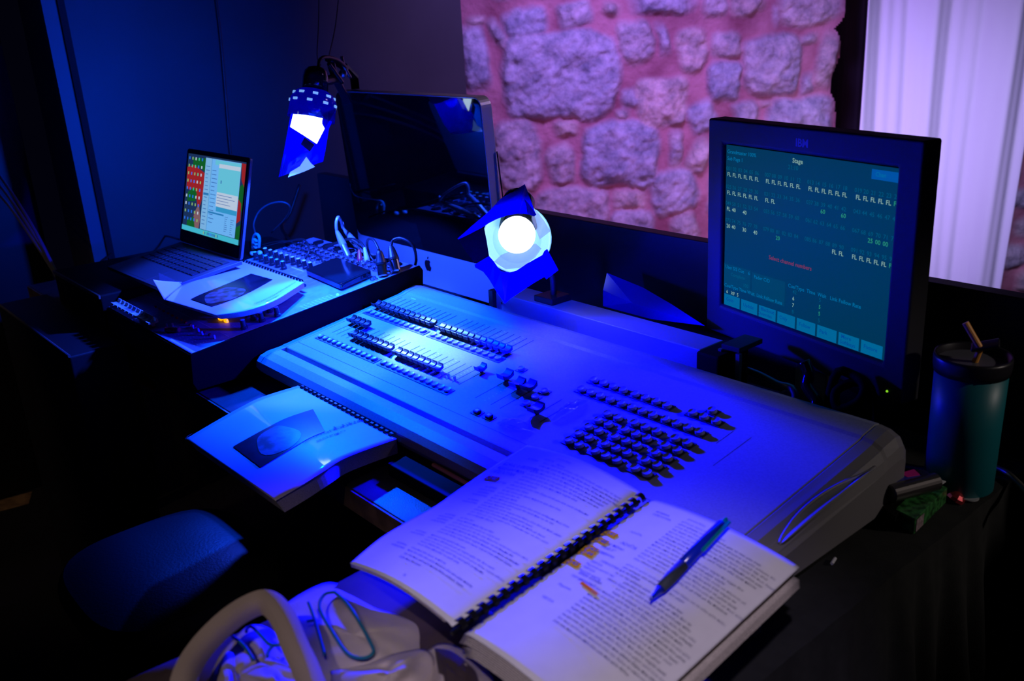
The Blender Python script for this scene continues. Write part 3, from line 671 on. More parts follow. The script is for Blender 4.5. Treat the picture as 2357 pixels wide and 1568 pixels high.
# ================================================================== CLIP LAMP on the monitor
def sheet(name,mat_,parent,pts,th=.0006):
    P_=[ad(*p) for p in pts]; n=len(P_); v=(CP-sum(P_,Vector())/n).normalized()*th
    mb=MB(); c_=sum(P_,Vector())/n; 
    mb.add(P_+[c_],[(i,(i+1)%n,n) for i in range(n)]); return mb.build(name,mat_,parent,solid=th)
CLP=thing('clip_lamp',im(-.25,.015,.0),'black clip lamp on the computer corner, blue gel wrapped round its shade','lamp')
DL=(L1-CP).length
def lp(x,y,dd=0): return ad(x,y,DL+dd)
a0=lp(727,152,.01); a1=lp(725,208,.005); a2=lp(716,275,-.005)
MB().lathe(a0,a1,[(0,.006),(.05,.016),(.2,.024),(.45,.0275),(1,.0285)],22).build('socket','blackgloss',CLP,smooth=True)
MB().lathe(a1,a2,[(0,.029),(.1,.040),(.35,.050),(1,.052)],26,caps=False).build('shade',gelmat('shade_blue',(.01,.01,.35),.15,.3),CLP,smooth=True,solid=.001)
rg=MB(); q=(a2-a1).to_track_quat('Z','Y')
for row,(t_,rr_) in enumerate(((.20,.0445),(.46,.0505))):
    for i in range(9):
        an=2*math.pi*(i+.3*row)/9; c_=a1+(a2-a1)*t_+q@Vector((math.cos(an)*rr_,math.sin(an)*rr_,0))
        rg.box(c_,(.013,.013,.0055) if False else (.004,.011,.005),q.to_matrix()@Matrix.Rotation(an,3,'Z'))
rg.build('vent_slots','gapglow2',CLP)
MB().sphere(lp(712,272,.0),(.024,.024,.026),14).build('bulb','bulb',CLP,smooth=True)
def ell(p,q_,dpth):   # ring seen edge on between two picture points
    a=lp(*p);b=lp(*q_); c_=(a+b)/2; u=(b-a)/2; w=(c_-CP).normalized()*dpth; return [c_+u*math.cos(t)+w*math.sin(t) for t in [2*math.pi*k/28 for k in range(28)]]
g=MB(); g.loft([ell((670,258),(772,262),.045),ell((664,292),(757,296),.042),ell((655,340),(748,352),.038),ell((641,408),(744,372),.030)],True,False)
g.build('gel_sleeve','gel',CLP,smooth=True,solid=.0004)
sheet('lamp_patch','gapglow',CLP,[(675,263,DL-.047),(743,268,DL-.049),(741,280,DL-.049),(747,296,DL-.047),(729,331,DL-.045),(700,312,DL-.048),(668,292,DL-.046)])  # glowing patch added where the bulb shows through the gel
sheet('lamp_patch','gapglow2',CLP,[(705,361,DL-.040),(716,376,DL-.038),(725,384,DL-.036),(700,395,DL-.036),(663,408,DL-.035),(668,396,DL-.036),(690,383,DL-.038)])  # dimmer glowing patch added low on the sleeve
sheet('tape','tape',CLP,[(701,316,DL-.050),(724,333,DL-.050),(713,349,DL-.049),(692,332,DL-.050)])
sheet('gel_flap','geldark',CLP,[(741,262,DL-.046),(774,250,DL-.03),(748,298,DL-.047),(741,285,DL-.050)])
# clamp
c0_=im(-.262,.01,.012)
mb=MB()
def jaw(pts,w,th):
    m=MB(); P_=[Vector(p) for p in pts]
    m.loft([[p+Vector((0,-w,-th)),p+Vector((0,w,-th)),p+Vector((0,w,th)),p+Vector((0,-w,th))] for p in P_]); return m
jaw([lp(758,136,.16),lp(790,152,.2),lp(815,178,.24),im(-.235,.03,.004)],.012,.004).build('clamp_jaw','blackgloss',CLP,bevel=.001)
jaw([lp(762,148,.06),lp(772,180,.10),lp(790,215,.15),lp(800,235,.18)],.010,.004).build('clamp_jaw','black',CLP,bevel=.001)
MB().tube([lp(756,146,.04),lp(775,172,.06),lp(788,190,.08)],.0045).build('clamp_handle','blackgloss',CLP,smooth=True)
MB().tube([lp(786,130,.18),lp(792,152,.18),lp(806,178,.2)],.004).build('clamp_handle','brass',CLP,smooth=True)
MB().cyl(lp(744,188,.01),lp(776,180,.10),.010,.012).build('pivot_arm','black',CLP)
MB().sphere(lp(789,170,.12),.010,10).build('pivot_screw','brass',CLP,smooth=True)
MB().tube([lp(733,154,.01),lp(736,138,.02),lp(750,131,.05),lp(778,138,.12),lp(800,158,.2)],.0038).build('power_cord','black',CLP,smooth=True)
lamp('clip_lamp_shade_glow','POINT',lp(722,236,0),.12,(0,.01,1),shadow_soft_size=.01)
lamp('clip_lamp_inner','POINT',lp(708,300,0),.35,(0,.02,1),shadow_soft_size=.015)

# ================================================================== DESK LAMP (front)
D2=(L2-CP).length
def l2(x,y,dd=0): return ad(1030+x/5.225,400+y/5.225,D2+dd)
DL2=thing('desk_lamp',(L2.x-.02,1.14,.885),'glowing round desk lamp with ragged blue gel taped over its reflector','lamp')
c0=l2(838,782,.02); c1=l2(850,330,.085)
MB().lathe(l2(850,230,.07),l2(850,640,.03),[(0,.012),(.08,.024),(.25,.030),(.7,.030),(1,.034)],24).build('socket','blackgloss',DL2,smooth=True)
dirc=(CP-c0).normalized()
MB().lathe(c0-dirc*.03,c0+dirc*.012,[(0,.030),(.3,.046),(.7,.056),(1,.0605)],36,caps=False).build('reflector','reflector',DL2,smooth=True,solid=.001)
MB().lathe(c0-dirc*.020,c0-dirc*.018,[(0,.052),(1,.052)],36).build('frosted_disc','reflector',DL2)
bm_=MB(); bm_.sphere(l2(835,735,.0),.0325,20); bm_.build('bulb','bulb',DL2,smooth=True)
def s2(name,mat_,pts,base=-.04):
    return sheet(name,mat_,DL2,[(1030+p[0]/5.225,400+p[1]/5.225,D2+(p[2] if len(p)>2 else base)) for p in pts])
def fan(name,mat_,pts): # strip sheet from paired outlines
    a=[l2(*p) for p in pts[0]]; b_=[l2(*p) for p in pts[1]]; mb=MB(); n=len(a)
    mb.add(a+b_,[(i,i+1,n+i+1,n+i) for i in range(n-1)]); return mb.build(name,mat_,DL2,solid=.0004)
fan('gel_sheet','gel',[[(120,780,-.03),(300,620,-.02),(480,470,0),(640,300,.03),(930,125,.05),(960,200,.04),(1000,330,.01)],[(135,792,-.045),(410,650,-.05),(500,590,-.05),(600,540,-.05),(730,495,-.05),(860,475,-.05),(1065,495,-.045)]])
s2('tape','tape',[(440,650),(130,790),(230,950),(325,1080),(500,990),(470,800)],-.056)
fan('gel_sheet','gel',[[(325,1095,-.05),(500,990,-.05),(560,1060,-.05),(640,1180,-.05),(740,1190,-.05),(830,1165,-.05),(900,1120,-.05),(950,1085,-.05),(1140,980,-.05),(1165,930,-.05),(1200,905,-.05)],[(335,1130,-.05),(430,1180,-.06),(500,1270,-.06),(560,1370,-.055),(690,1560,-.04),(760,1500,-.045),(960,1365,-.05),(1060,1300,-.055),(1165,1240,-.06),(1190,1270,-.06),(1335,1160,-.06)]])
s2('tape','geldark',[(925,300),(975,360),(1070,490),(1040,515),(960,480),(950,400)],-.052)
fan('clear_sheet','clear',[[(1050,420,-.02),(1160,560,-.03),(1240,690,-.04)],[(1010,540,-.05),(1060,660,-.05),(1110,790,-.05)]])
s2('lamp_patch','clear',[(560,1060),(640,980),(900,870),(1060,840),(1130,900),(1060,1000),(900,1130),(700,1150)],-.048)
MB().tube([l2(850,300,.09),Vector((L2.x-.03,1.13,.98)),Vector((L2.x-.02,1.14,.93)),Vector((L2.x-.02,1.14,.885))],.006).build('gooseneck','black',DL2,smooth=True)
MB().box((L2.x-.02,1.138,.891),(.05,.05,.012)).build('base','black',DL2,bevel=.002)
lamp('desk_lamp_inner','POINT',l2(700,900,-.02),.12,(0,.0,1),shadow_soft_size=.01)
# blue gel sheet standing behind
GS=[ay(1397,628,1.25),ay(1388,668,1.23),ay(1388,705,1.22),ay(1500,735,1.22),ay(1622,750,1.22),ay(1545,700,1.235),ay(1480,662,1.245)]
mb=MB(); c_=sum(GS,Vector())/7+Vector((0,-.02,0)); mb.add(GS+[c_],[(i,(i+1)%7,7) for i in range(7)]); o=mb.build('gel_offcut',gelmat('gel_offcut_blue',(.06,.06,.8),.12,.5),solid=.0006)
tag(o,'loose triangle of blue gel leaning against the low partition','gel sheet')

# ================================================================== FLAT MONITOR (right)
FM=thing('flat_monitor',(-.767,1.26,.76),'squarish flat monitor with wide dark bezel showing channel lists','monitor')
RM=rot3(-.217,.0089); OM=Vector((-.7669,1.2158,1.0452))
def fm(x,y,z): return RM@Vector((x,y,z))+OM
SW,SH=.169,.135
bl,br,bt,bb=-.2075,.2085,.1745,-.188
fr=MB()
def ringm(x0,x1,z0,z1,y): return [fm(x0,y,z0),fm(x1,y,z0),fm(x1,y,z1),fm(x0,y,z1)]
o1=ringm(bl,br,bb,bt,-.004); i1=ringm(-SW-.004,SW+.003,-SH-.003,SH+.004,-.004); i2=ringm(-SW-.001,SW,-SH,SH+.001,.004); o2=ringm(bl,br,bb,bt,.028)
fr.add(o1+i1+i2+o2,[(0,1,5,4),(1,2,6,5),(2,3,7,6),(3,0,4,7),(4,5,9,8),(5,6,10,9),(6,7,11,10),(7,4,8,11),(0,3,15,12),(3,2,14,15),(2,1,13,14),(1,0,12,13)]); fr.build('bezel','bezel',FM,bevel=.0035)
MB().loft([ringm(bl+.004,br-.004,bb+.004,bt-.004,.028),ringm(bl+.03,br-.03,bb+.04,bt-.03,.055)]).build('back_cover','bezel',FM,bevel=.004)
sm=D.materials.new('screen_teal'); sm.use_nodes=True; nt=sm.node_tree; b=nt.nodes['Principled BSDF']; b.inputs['Base Color'].default_value=(.002,.002,.003,1); b.inputs['Roughness'].default_value=.5; b.inputs['Specular IOR Level'].default_value=.05
b.inputs['Emission Color'].default_value=(.0,.034,.085,1); b.inputs['Emission Strength'].default_value=1
def em(name,c,s=1): M[name]=mat(name,(.002,.002,.002),.6,emit=c,es=s,spec=.05)
em('txw',(.22,.40,.36)); em('txd',(.0,.085,.17)); em('txb',(.0,.15,.35)); em('txg',(.02,.26,.16)); em('txr',(.20,.03,.08)); em('soft',(.0,.125,.30)); em('softtx',(.0,.05,.27)); em('pane',(.0,.048,.11)); em('hl',(.0,.08,.36))
MB().add(ringm(-SW,SW,-SH,SH,.0015),[(0,1,2,3)]).build('screen',sm,FM); FSC=D.objects['screen']
mb=MB()
mats_=['pane','soft','hl','txw','txd','txb','txg','txr','softtx']
def sx(u): return -SW+2*SW*u
def sz(v): return SH-2*SH*v
def quad(u0,v0,u1,v1,mi,y=.0011): mb.add([fm(sx(u0),y,sz(v1)),fm(sx(u1),y,sz(v1)),fm(sx(u1),y,sz(v0)),fm(sx(u0),y,sz(v0))],[(0,1,2,3)],mi)
def stx(t,u,v,mi,h=.0085,al='LEFT',k=.72): write(mb,t,sx(u),sz(v)-h*.75,h,lambda a,b_: fm(a,.0007,b_),bold=.01,align=al,sx=1,mi=mi)
quad(0,.80-.07,.19,.875,0); quad(.20,.735,.42,.885,0); quad(.87,.02,1,.07,2)
for i in range(8): quad(.005+.1245*i,.925,.118+.1245*i,.997,1)
mb.build('screen_panes',mats_,FSC); mb=MB()
stx('Grandmaster 100%',.01,.025,5); stx('Sub Page 1',.01,.065,5); stx('Stage',.435,.02,3,.010); stx('21:10',.41,.060,4,.0095); stx('Chan',.89,.030,5,.0085)
rowv=[(.125,.160),(.235,.270),(.335,.370),(.44,.475)]
lev={0:['FL']*24,1:['FL']*6+['FL','FL']+['']*4+['','','60','','','60']+['']*6,2:['FL','40','','40','','']+['']*6+['']*6+['','','25','00','00',''],3:['20','40','','30','','40','','','20','','','']+['','','','','FL','FL']+['FL','FL','FL','FL','FL','FL']}
for r_ in range(4):
    for i in range(24):
        g_=i//6; u=.012+g_*.262+(i%6)*.038; n_=r_*24+i+1
        stx('%03d'%n_ if i%6==0 else '%02d'%(n_%100),u-(.008 if i%6==0 else 0),rowv[r_][0],4,.0088)
        t=lev[r_][i]
        if t: stx(t,u,rowv[r_][1],(6 if t in('60','25','00') or i==23 else 3) if t!='40' and t!='20' else (6 if i>6 else 3),.0092)
stx('Select channel numbers',.31,.60,7,.0095)
for t,u,v,mi in [('User S/S Cue    6',.01,.735,5),('Complete',.05,.775,4),('100',.14,.82,4),('Fader C/D',.215,.745,5),('Clear',.30,.855,4),('Cue/Type  Time  Wait   Link Follow Rate',.44,.735,5),('Cue/Type Time Wait  Link Follow Rate',.005,.855,5),('6   XF  5',.02,.895,3),
    ('42',.47,.765,4),('5',.63,.765,4),('6',.47,.805,3),('5',.63,.805,6),('7',.47,.845,3),('5',.63,.845,6),('8',.47,.885,4),('5',.63,.885,4)]: stx(t,u,v,mi,.0085)
for i,t in enumerate(['Goto','Update','Blackout','Only','Follow','Park','More','Fixture']): stx(t,.02+.1245*i,.943 if i not in (2,6) else .93,8,.0085)
stx('Overrides',.252,.962,8,.0075); stx('Softkeys',.762,.962,8,.0085)
mb.build('screen_text',mats_,FSC)
mb=MB(); write(mb,'IBM',-.012,.148,.016,lambda a,b_: fm(a,-.0045,b_),bold=.03)
mb.build('emblem',mat('emblem_blue',(.05,.05,.22),.4),FM)
MB().sphere(fm(.183,-.0045,-.175),.0018,8).build('power_led','gled2',FM)
MB().box(fm(0,.05,-.20),(.07,.025,.15),RM).build('stand_neck','bezel',FM,bevel=.004)
MB().lathe((-.755,1.285,.7615),(-.755,1.285,.778),[(0,.075),(.5,.073),(1,.06)],30).build('stand_base','bezel',FM)

# cables & clutter behind console at right
cord('monitor_cable',[ay(1712,850,1.17),ay(1745,862,1.16),ay(1790,885,1.15),ay(1830,905,1.14),(-.70,1.13,.775),(-.60,1.11,.768)],.006,'brass','greyish cable curving under the flat monitor')
cord('clamp_strap',[ay(1850,832,1.15),ay(1862,860,1.15),ay(1858,890,1.14),ay(1880,925,1.13),ay(1870,950,1.12)],.009,'blackgloss','dark curved strap under the middle of the flat monitor')
cord('coiled_cable',[(-.66,1.13,.77),ay(1920,870,1.15),ay(1960,862,1.16),ay(1990,890,1.15),ay(1975,925,1.14),ay(1930,940,1.13),ay(1925,900,1.14),ay(1975,880,1.16),ay(2010,915,1.15),(-.57,1.13,.77)],.007,'blacksoft','dark cable coiled under the right half of the flat monitor')
cord('black_cable',[az(2290,1075,.768),az(2320,1090,.768),az(2357,1125,.768),az(2400,1170,.768)],.004,'brass','thin grey cable at the table edge right of the mug')

# ================================================================== TRAVEL MUG
MG=thing('travel_mug',(-.48,1.178,.76),'tall teal travel mug with open dark lid beside the console','mug')
p=Vector((-.48,1.178,.762))
MB().lathe(p,p+Vector((0,0,.168)),[(0,.0415),(.015,.0435),(.5,.0438),(1,.0445)],40).build('body','mug',MG,smooth=True)
MB().lathe(p+Vector((0,0,.166)),p+Vector((0,0,.190)),[(0,.0455),(.3,.047),(.8,.0475),(1,.0465),(.95,.044),(.55,.042)],40).build('lid','muglid',MG,smooth=True)
MB().lathe(p+Vector((0,0,.1785)),p+Vector((0,0,.1800)),[(0,.043),(1,.043)],32).build('lid_plate',mat('lid_plate',(.13,.13,.16),.35),MG)
MB().box(p+Vector((.012,.004,.203)),(.034,.020,.005),Euler((R(10),R(-18),R(20))).to_matrix()).build('lid_flap','muglid',MG,bevel=.002)
a=p+Vector((.004,-.002,.1805)); bnd=ay(2257,803,1.176); 
o=MB().tube([a,bnd,ay(2222,743,1.172)],.0042,12,smooth=1).build('drinking_straw','straw',smooth=False); tag(o,'bent orange straw standing in the teal mug','straw')

# ================================================================== PACKS BY THE MUG
def slab(name,mat_,pts,z,h,parent=None,bevel=.0015,r=.003):
    P_=[az(x,y,z) for x,y in pts]; return MB().prism(rrect(P_,r,3),(0,0,-h)).build(name,mat_,parent,bevel=bevel)
gp=thing('cigarette_pack',az(2130,1165,.765),'green printed cigarette pack lying flat beside the mug','cigarette pack')
slab('box','green',[(2060,1172),(2107,1195),(2182,1122),(2130,1105)],.785,.022,gp)
P_=[az(2093,1176,.7853),az(2106,1183,.7853),az(2120,1172,.7853),az(2107,1166,.7853)]
a_=az(2107,1195,.785); b_=az(2182,1122,.785); dd=(b_-a_); nn=Vector((dd.y,-dd.x,0)).normalized()*.0004
MB().prism([a_+dd*.04+nn+Vector((0,0,-.003)),a_+dd*.25+nn+Vector((0,0,-.003)),a_+dd*.25+nn+Vector((0,0,-.020)),a_+dd*.04+nn+Vector((0,0,-.020))],nn).build('label','greenw',gp)
slab('lid_flap','white',[(2148,1112),(2160,1119),(2178,1108),(2164,1104)],.7868,.0012,gp,0,.001)
tp=thing('tobacco_pouch',az(2085,1100,.8),'shiny blue and pink pouch resting on the green pack','pouch')
slab('wallet','pouch',[(2020,1108),(2050,1122),(2150,1096),(2118,1078)],.806,.014,tp,.002,.004)
slab('pink_panel','pink',[(2072,1089),(2088,1098),(2118,1093),(2104,1080)],.8066,.0008,tp,0,.001)
slab('black_flap','black',[(2106,1080),(2125,1096),(2150,1098),(2130,1082)],.8068,.0008,tp,0,.001)
pb=MB(); pa=az(2048,1137,.799); pc=az(2156,1108,.799); 
pb.lathe(pa,pc,[(0,.0095),(.02,.0115),(.98,.0115),(1,.0095)],20); o=pb.build('power_bank',mat('gunmetal',(.10,.09,.09),.3,.6),smooth=False); tag(o,'dark metallic cylinder lying along the front of the pouch','power bank')
o=slab('black_case','blacksoft',[(1995,1118),(2025,1160),(2060,1190),(2110,1130),(2080,1090)],.784,.022,None,.004,.006); tag(o,'soft black case lying under pouch and pack beside the console','case')
o=MB(); cc=az(2230,1145,.7625); 
n=28; rings=[[cc+Vector((math.cos(t)*r_,math.sin(t)*r_,h)) for t in [2*math.pi*k/n for k in range(n)]] for r_,h in ((.0125,0),(.0125,.0018),(.0065,.0018),(.0065,0),(.0125,0))]
ob=o.loft(rings,True,False).build('metal_ring','aluminium'); tag(ob,'small flat metal ring on the black cloth beside the mug','ring')
rc=thing('foil_cap',az(2198,1148,.762),'small crumpled dark red foil cap beside the metal ring','foil cap')
q=az(2198,1150,.7625); MB().lathe(q,q+Vector((.004,.004,.010)),[(0,.012),(.4,.011),(.8,.007),(1,.003)],9).build('foil',mat('red_foil',(.45,.05,.06),.25,.6),rc)
for k,(x,y,lab) in enumerate([(1650+710/2.413,700+1232/2.413,'tiny pale scrap on the cloth beside the console end'),(1650+648/2.413,700+1428/2.413,'small pale stub on the cloth near the script corner')]):
    o=MB().cyl(az(x-4,y+6,.7635),az(x+4,y-6,.7635),.002,.002,8).build('paper_stub','white'); tag(o,lab,'paper scrap')

# ================================================================== OPEN SCRIPT
def lerp(a,b,t): return a+(b-a)*t
Lp=[Vector(v) for v in [(-.795,.419,.844),(-.802,.461,.852),(-.810,.501,.852),(-.816,.549,.852),(-.823,.594,.856),(-.830,.654,.862),(-.837,.716,.866)]]
def left_s(x,y,h=0):      # x metres from outer edge, y metres from bottom
    u=x/.208; v=y/.300; e=poly(Lp,max(0,min(1,v))); s=S0.lerp(S1,v)
    p=e.lerp(s,u); p.z+=.010*math.sin(math.pi*max(0,min(1,u)))-.002*max(0,(u-.93)/.07)**2+.0015+h; return p
R0=az(1060,1452,.872); R1=az(1487,1146,.872); RT_=az(1840,1307,.872); 
ra=az(1655,1479,.868); RD=(ra-RT_).normalized(); RB_=RT_+RD*.303
def right_s(x,y,h=0):     # x metres from spine, y from bottom
    u=x/.208; v=y/.300; s=R0.lerp(R1,v); e=RB_.lerp(RT_,v); p=s.lerp(e,u); p.z+=.009*math.sin(math.pi*max(0,min(1,u)))**.8-.004*max(0,(.08-u)/.08)+.0005+h; return p
SB=thing('open_script',(S0+S1)/2-Vector((0,0,.05)),'open comb-bound script with highlighted cue notes, lying over the console front','script')
LPG=MB().grid(lambda u,v: left_s(u*.2065,v*.300),40,40).build('left_page','paper',SB,smooth=True,solid=.0006)
RPG=MB().grid(lambda u,v: right_s(.006+u*.202,v*.300),40,40).build('right_page','paper',SB,smooth=True,solid=.0006)
mb=MB()
def under(fn,x0,x1,dz,dx,dy):
    def g_(u,v): p=fn(x0+(x1-x0)*u,v*.300,-dz); p.x+=dx; p.y+=dy; return p
    mb.grid(g_,14,14)
for k in range(3): under(left_s,0,.192,.0015+.0012*k,.0005*k,.0005)
for k in range(9): under(right_s,.004,.207,.0022+.0022*k,-.0012*k if k<5 else .0006*k,-.0004*k)
mb.build('page_block','paperedge',SB,smooth=True,solid=.0007)
# loose lower pages sticking out bottom right
def low(u,v):
    a=az(1470,1600,.835); b_=az(1752,1443,.835); c_=az(1700,1380,.838); d_=az(1400,1520,.838)
    return a.lerp(b_,v).lerp(d_.lerp(c_,v),u)
MB().grid(low,6,6).build('loose_pages','paper',SB,solid=.006)
def low2(u,v):
    a=az(1440,1590,.842); b_=az(1735,1428,.842); c_=az(1690,1380,.845); d_=az(1380,1520,.845)
    return a.lerp(b_,v).lerp(d_.lerp(c_,v),u)
MB().grid(low2,6,6).build('loose_pages','paper',SB,solid=.004)
# comb binding
mb=MB(); NR=21; up=Vector((0,0,1)); across=(R1-S1).normalized(); across=Vector((1,.05,0)).normalized()
c00=(S0+R0)/2; c11=(S1+R1)/2
for i in range(NR):
    c_=c00.lerp(c11,(i+.5)/NR); c_.z=.8705; c_.x-=.0025; w_=SD*.0034
    prev=None; rings=[]
    for k in range(9):
        a=R(8+164*k/8); p=c_-across*math.cos(a)*.0072+up*math.sin(a)*.0085; n_=(-across*math.cos(a)+up*math.sin(a)); rings.append([p-w_,p+w_,p+w_-n_*.0009,p-w_-n_*.0009])
    mb.loft(rings)
mb.tube([c00+Vector((-.009,0,-.010)),c11+Vector((-.009,0,-.010))],.0025,smooth=0)
mb.build('comb_binding','comb',SB)
mb=MB()
for i in range(NR):
    c_=c00.lerp(c11,(i+.5)/NR); mb.add([right_s(.0070,(i+.5)/NR*.3+d_,.0004) for d_ in (-.0022,.0022)]+[right_s(.0105,(i+.5)/NR*.3+d_,.0004) for d_ in (.0022,-.0022)],[(0,1,2,3)])
mb.build('punch_holes','seam',SB)
WD='και να της που δεν θα το σου με είναι τώρα όλα εδώ μου πως έτσι πήγαινε γιατί ένα άνθρωπο ήθελα σαν κάτι πάλι μόνο ξέρω αυτό καλά όμως σπίτι μέρα νύχτα κόσμος θέλω πάντα'.split()
rt=random.Random(11)
def words(width,size):
    s=''; 
    while len(s)*size*.50<width: s+=rt.choice(WD)+' '
    return s.strip()
def wline(mb,fn,x,y,w,size,mi=0,txt=None,**k): write(mb,txt or words(w,size),x,y,size,lambda a,b_: fn(a,b_,.0012),mi=mi,**k)
TS=.0046
mb=MB(); y=.283
wline(mb,left_s,.075,y,.02,TS*.9,1,'[ΜΑΘΗΤΡΙΑ]'); y-=.0078
wline(mb,left_s,.060,y,.02,TS,0,'ΛΟΥΪΖΑ'); wline(mb,left_s,.085,y-.002,.02,TS,0,'Ακούω;'); y-=.0062
blocks=[('ΙΝΤΕΡΝΑ',[.115,.12,.125,.122,.118,.112,.10,.03]),('ΜΠΕΛΟΥΝΑ',[.12,.035]),('ΙΝΤΕΡΝΑ',[.095]),('ΜΠΕΛΟΥΝΑ',[.03]),('ΙΝΤΕΡΝΑ',[.03]),('ΜΠΕΛΟΥΝΑ',[.118,.10]),('ΙΝΤΕΡΝΑ',[.045]),('ΜΠΕΛΟΥΝΑ',[.118,.09,.11,.115,.04]),('',[]),('ΙΝΤΕΡΝΑ',[.02]),('ΜΠΕΛΟΥΝΑ',[.06]),('ΙΝΤΕΡΝΑ',[.075]),('ΜΠΕΛΟΥΝΑ',[.115,.105,.11,.11]),('',[]),('ΙΝΤΕΡΝΑ',[.05]),('ΜΠΕΛΟΥΝΑ',[.11,.115,.105,.07]),('',[]),('ΙΝΤΕΡΝΑ',[.06]),('ΜΠΕΛΟΥΝΑ',[.105,.10,.035])]
for nm,ls in blocks:
    if not ls: y-=.004; continue
    wline(mb,left_s,.036 if nm=='ΙΝΤΕΡΝΑ' else .032,y,.02,TS,0,nm)
    for l in ls: wline(mb,left_s,.066,y,l,TS,1 if l in(.115,.075) else 0); y-=.0062
wline(mb,left_s,.10,.014,.01,TS,0,'55')
mb.build('printed_text',['ink','inkgrey'],LPG)
mb=MB()
for i,t in enumerate(['Καθώς η ΙΝΤΕΡΝΑ','προχωρά προς','ΜΠΕΛΟΥΝΑ']): wline(mb,left_s,.012,.247-.0085*i+.006,.02,.0072,0,t,shear=.2)
wline(mb,left_s,.018,.223,.02,.009,0,'Q:40',bold=.02)
mb.build('handwriting','inkblue',LPG)
mb=MB()
# right page text
mb2=MB(); y=.282
wline(mb2,right_s,.075,y,.02,TS*.9,1,'[ΜΑΘΗΤΡΙΑ]'); y-=.0075
rb=[('ΙΝΤΕΡΝΑ',[.06]),('ΜΠΕΛΟΥΝΑ',[.10,.12,.118,.12,.115,.11,.05]),('·ΛΟΥΪΖΑ',[.11,.10,.12,.118,.115,.12,.11]),('',[]),('ΙΝΤΕΡΝΑ',[.12,.07]),('ΜΠΕΛΟΥΝΑ ΚΑΙ ΙΝΤΕΡΝΑ',[]),('·ΤΕΡΤΣΑ',[.09]),('Πηγαίνει κοντά της',[.11]),('·ΤΕΡΤΣΑ',[.10]),('Πηγαίνει κοντά',[.12,.115]),('·ΤΕΡΤΣΑ',[.11,.12,.115]),('Πηγαίνει',[.115,.12,.11,.118]),('ΤΕΡΤΣΑ',[.12,.118,.12,.1])]
for nm,ls in rb:
    if not ls:
        if nm: wline(mb2,right_s,.045,y,.02,TS,0,nm)
        y-=.0062; continue
    wline(mb2,right_s,.034,y,.02,TS,0,nm); xx=.072 if len(nm)<10 else .090
    for l in ls: wline(mb2,right_s,xx,y,l-(.02 if xx>.08 else 0),TS,1 if l in(.12,.06) else 0); y-=.0062
mb2.build('printed_text',['ink','inkgrey'],RPG)
def rp_uv(px,py):   # solve page coords of a picture point
    q=az(px,py,.873); a=R1-R0; s=q-R0; y=s.dot(SD); e=RT_-R1; x=(s-SD*y).dot((e-SD*e.dot(SD)).normalized()); return x,y
hl=MB(); hy=MB(); ho=MB()
for (cx_,cy_),t in zip([(1400,1232),(1379,1248),(1356,1266),(1348,1276),(1315,1298)],['Q:41','Q:42','Q:43','Q:44','Q:45']):
    x,y=rp_uv(cx_,cy_); w_,h_=.0115,.0050; x+=.006
    hy.grid(lambda u,v: right_s(x-w_+2*w_*u+.001*math.sin(v*9+x*900),y-h_+2*h_*v+.0008*math.sin(u*5),.0009),10,4)
    wline(mb,right_s,x-.010,y-.003,.02,.0095,0,t,bold=.015)
for i,(a_,b2_) in enumerate([((1388,1255),'φώτα πάνω'),((1392,1268),'σιγά 5"'),((1380,1278),'μέσα'),((1440,1262),'ΛΟΥΪΖΑ'),((1345,1330),'στην έξοδο'),((1350,1345),'μουσική')]):
    x,y=rp_uv(*a_); wline(mb,right_s,x,y,.02,.0062,0,b2_,shear=.2)
mb.build('handwriting','inkblue',RPG); hy.build('yellow_highlight','hyellow',RPG)
x0_,y0_=rp_uv(1358,1352); x1_,y1_=rp_uv(1406,1380); 
ho.grid(lambda u,v: right_s(x0_+(x1_-x0_)*u,y0_+(y1_-y0_)*u-.0022+.0044*v,.0009),12,3)
ho.build('orange_highlight','horange',RPG)
lx=.012; ho=MB(); ho.grid(lambda u,v: left_s(lx+.004+.023*u,.2215+.0085*v,.0009),10,4)
ho.build('orange_highlight','horange',LPG)
# pen lying on the right page
PN=thing('ballpoint_pen',az(1570,1290,.889),'blue ballpoint pen with dark grip lying on the right page','pen')
ta=az(1497,1381,.887); tb_=az(1668,1198,.892)
def pe(t): return ta.lerp(tb_,t)
MB().lathe(pe(0),pe(.13),[(0,.0012),(.25,.002),(1,.0048)],16).build('tip','penblue',PN,smooth=True)
MB().lathe(pe(.12),pe(.40),[(0,.005),(.5,.0062),(1,.0060)],16).build('grip','pengrip',PN,smooth=True)
MB().lathe(pe(.40),pe(.95),[(0,.0060),(.6,.0060),(1,.0045)],16).build('barrel','penblue',PN,smooth=True)
MB().lathe(pe(.95),pe(1.02),[(0,.003),(1,.0025)],12).build('button','penteal',PN)
sd=Vector((.007,.002,.003)); mb=MB(); mb.loft([[pe(t)+sd+Vector((dx,0,dz)) for dx,dz in ((-.0018,-.001),(.0018,-.001),(.0018,.001),(-.0018,.001))] for t in (.58,.75,.97)]); mb.build('clip','penteal',PN)
# pencil on the desk
o=MB().box((-.985,.668,.7705),(.19,.036,.021)).build('slim_case','blacksoft',bevel=.002); tag(o,'slim black case in the gap between desk edge and console, under the pencil','case')
o=MB().cyl(az(997,1070,.7848),az(1090,1122,.7848),.0032,.0032,6).build('pencil','pencil'); tag(o,'slim orange-brown pencil in front of the console, half under the open script','pencil')

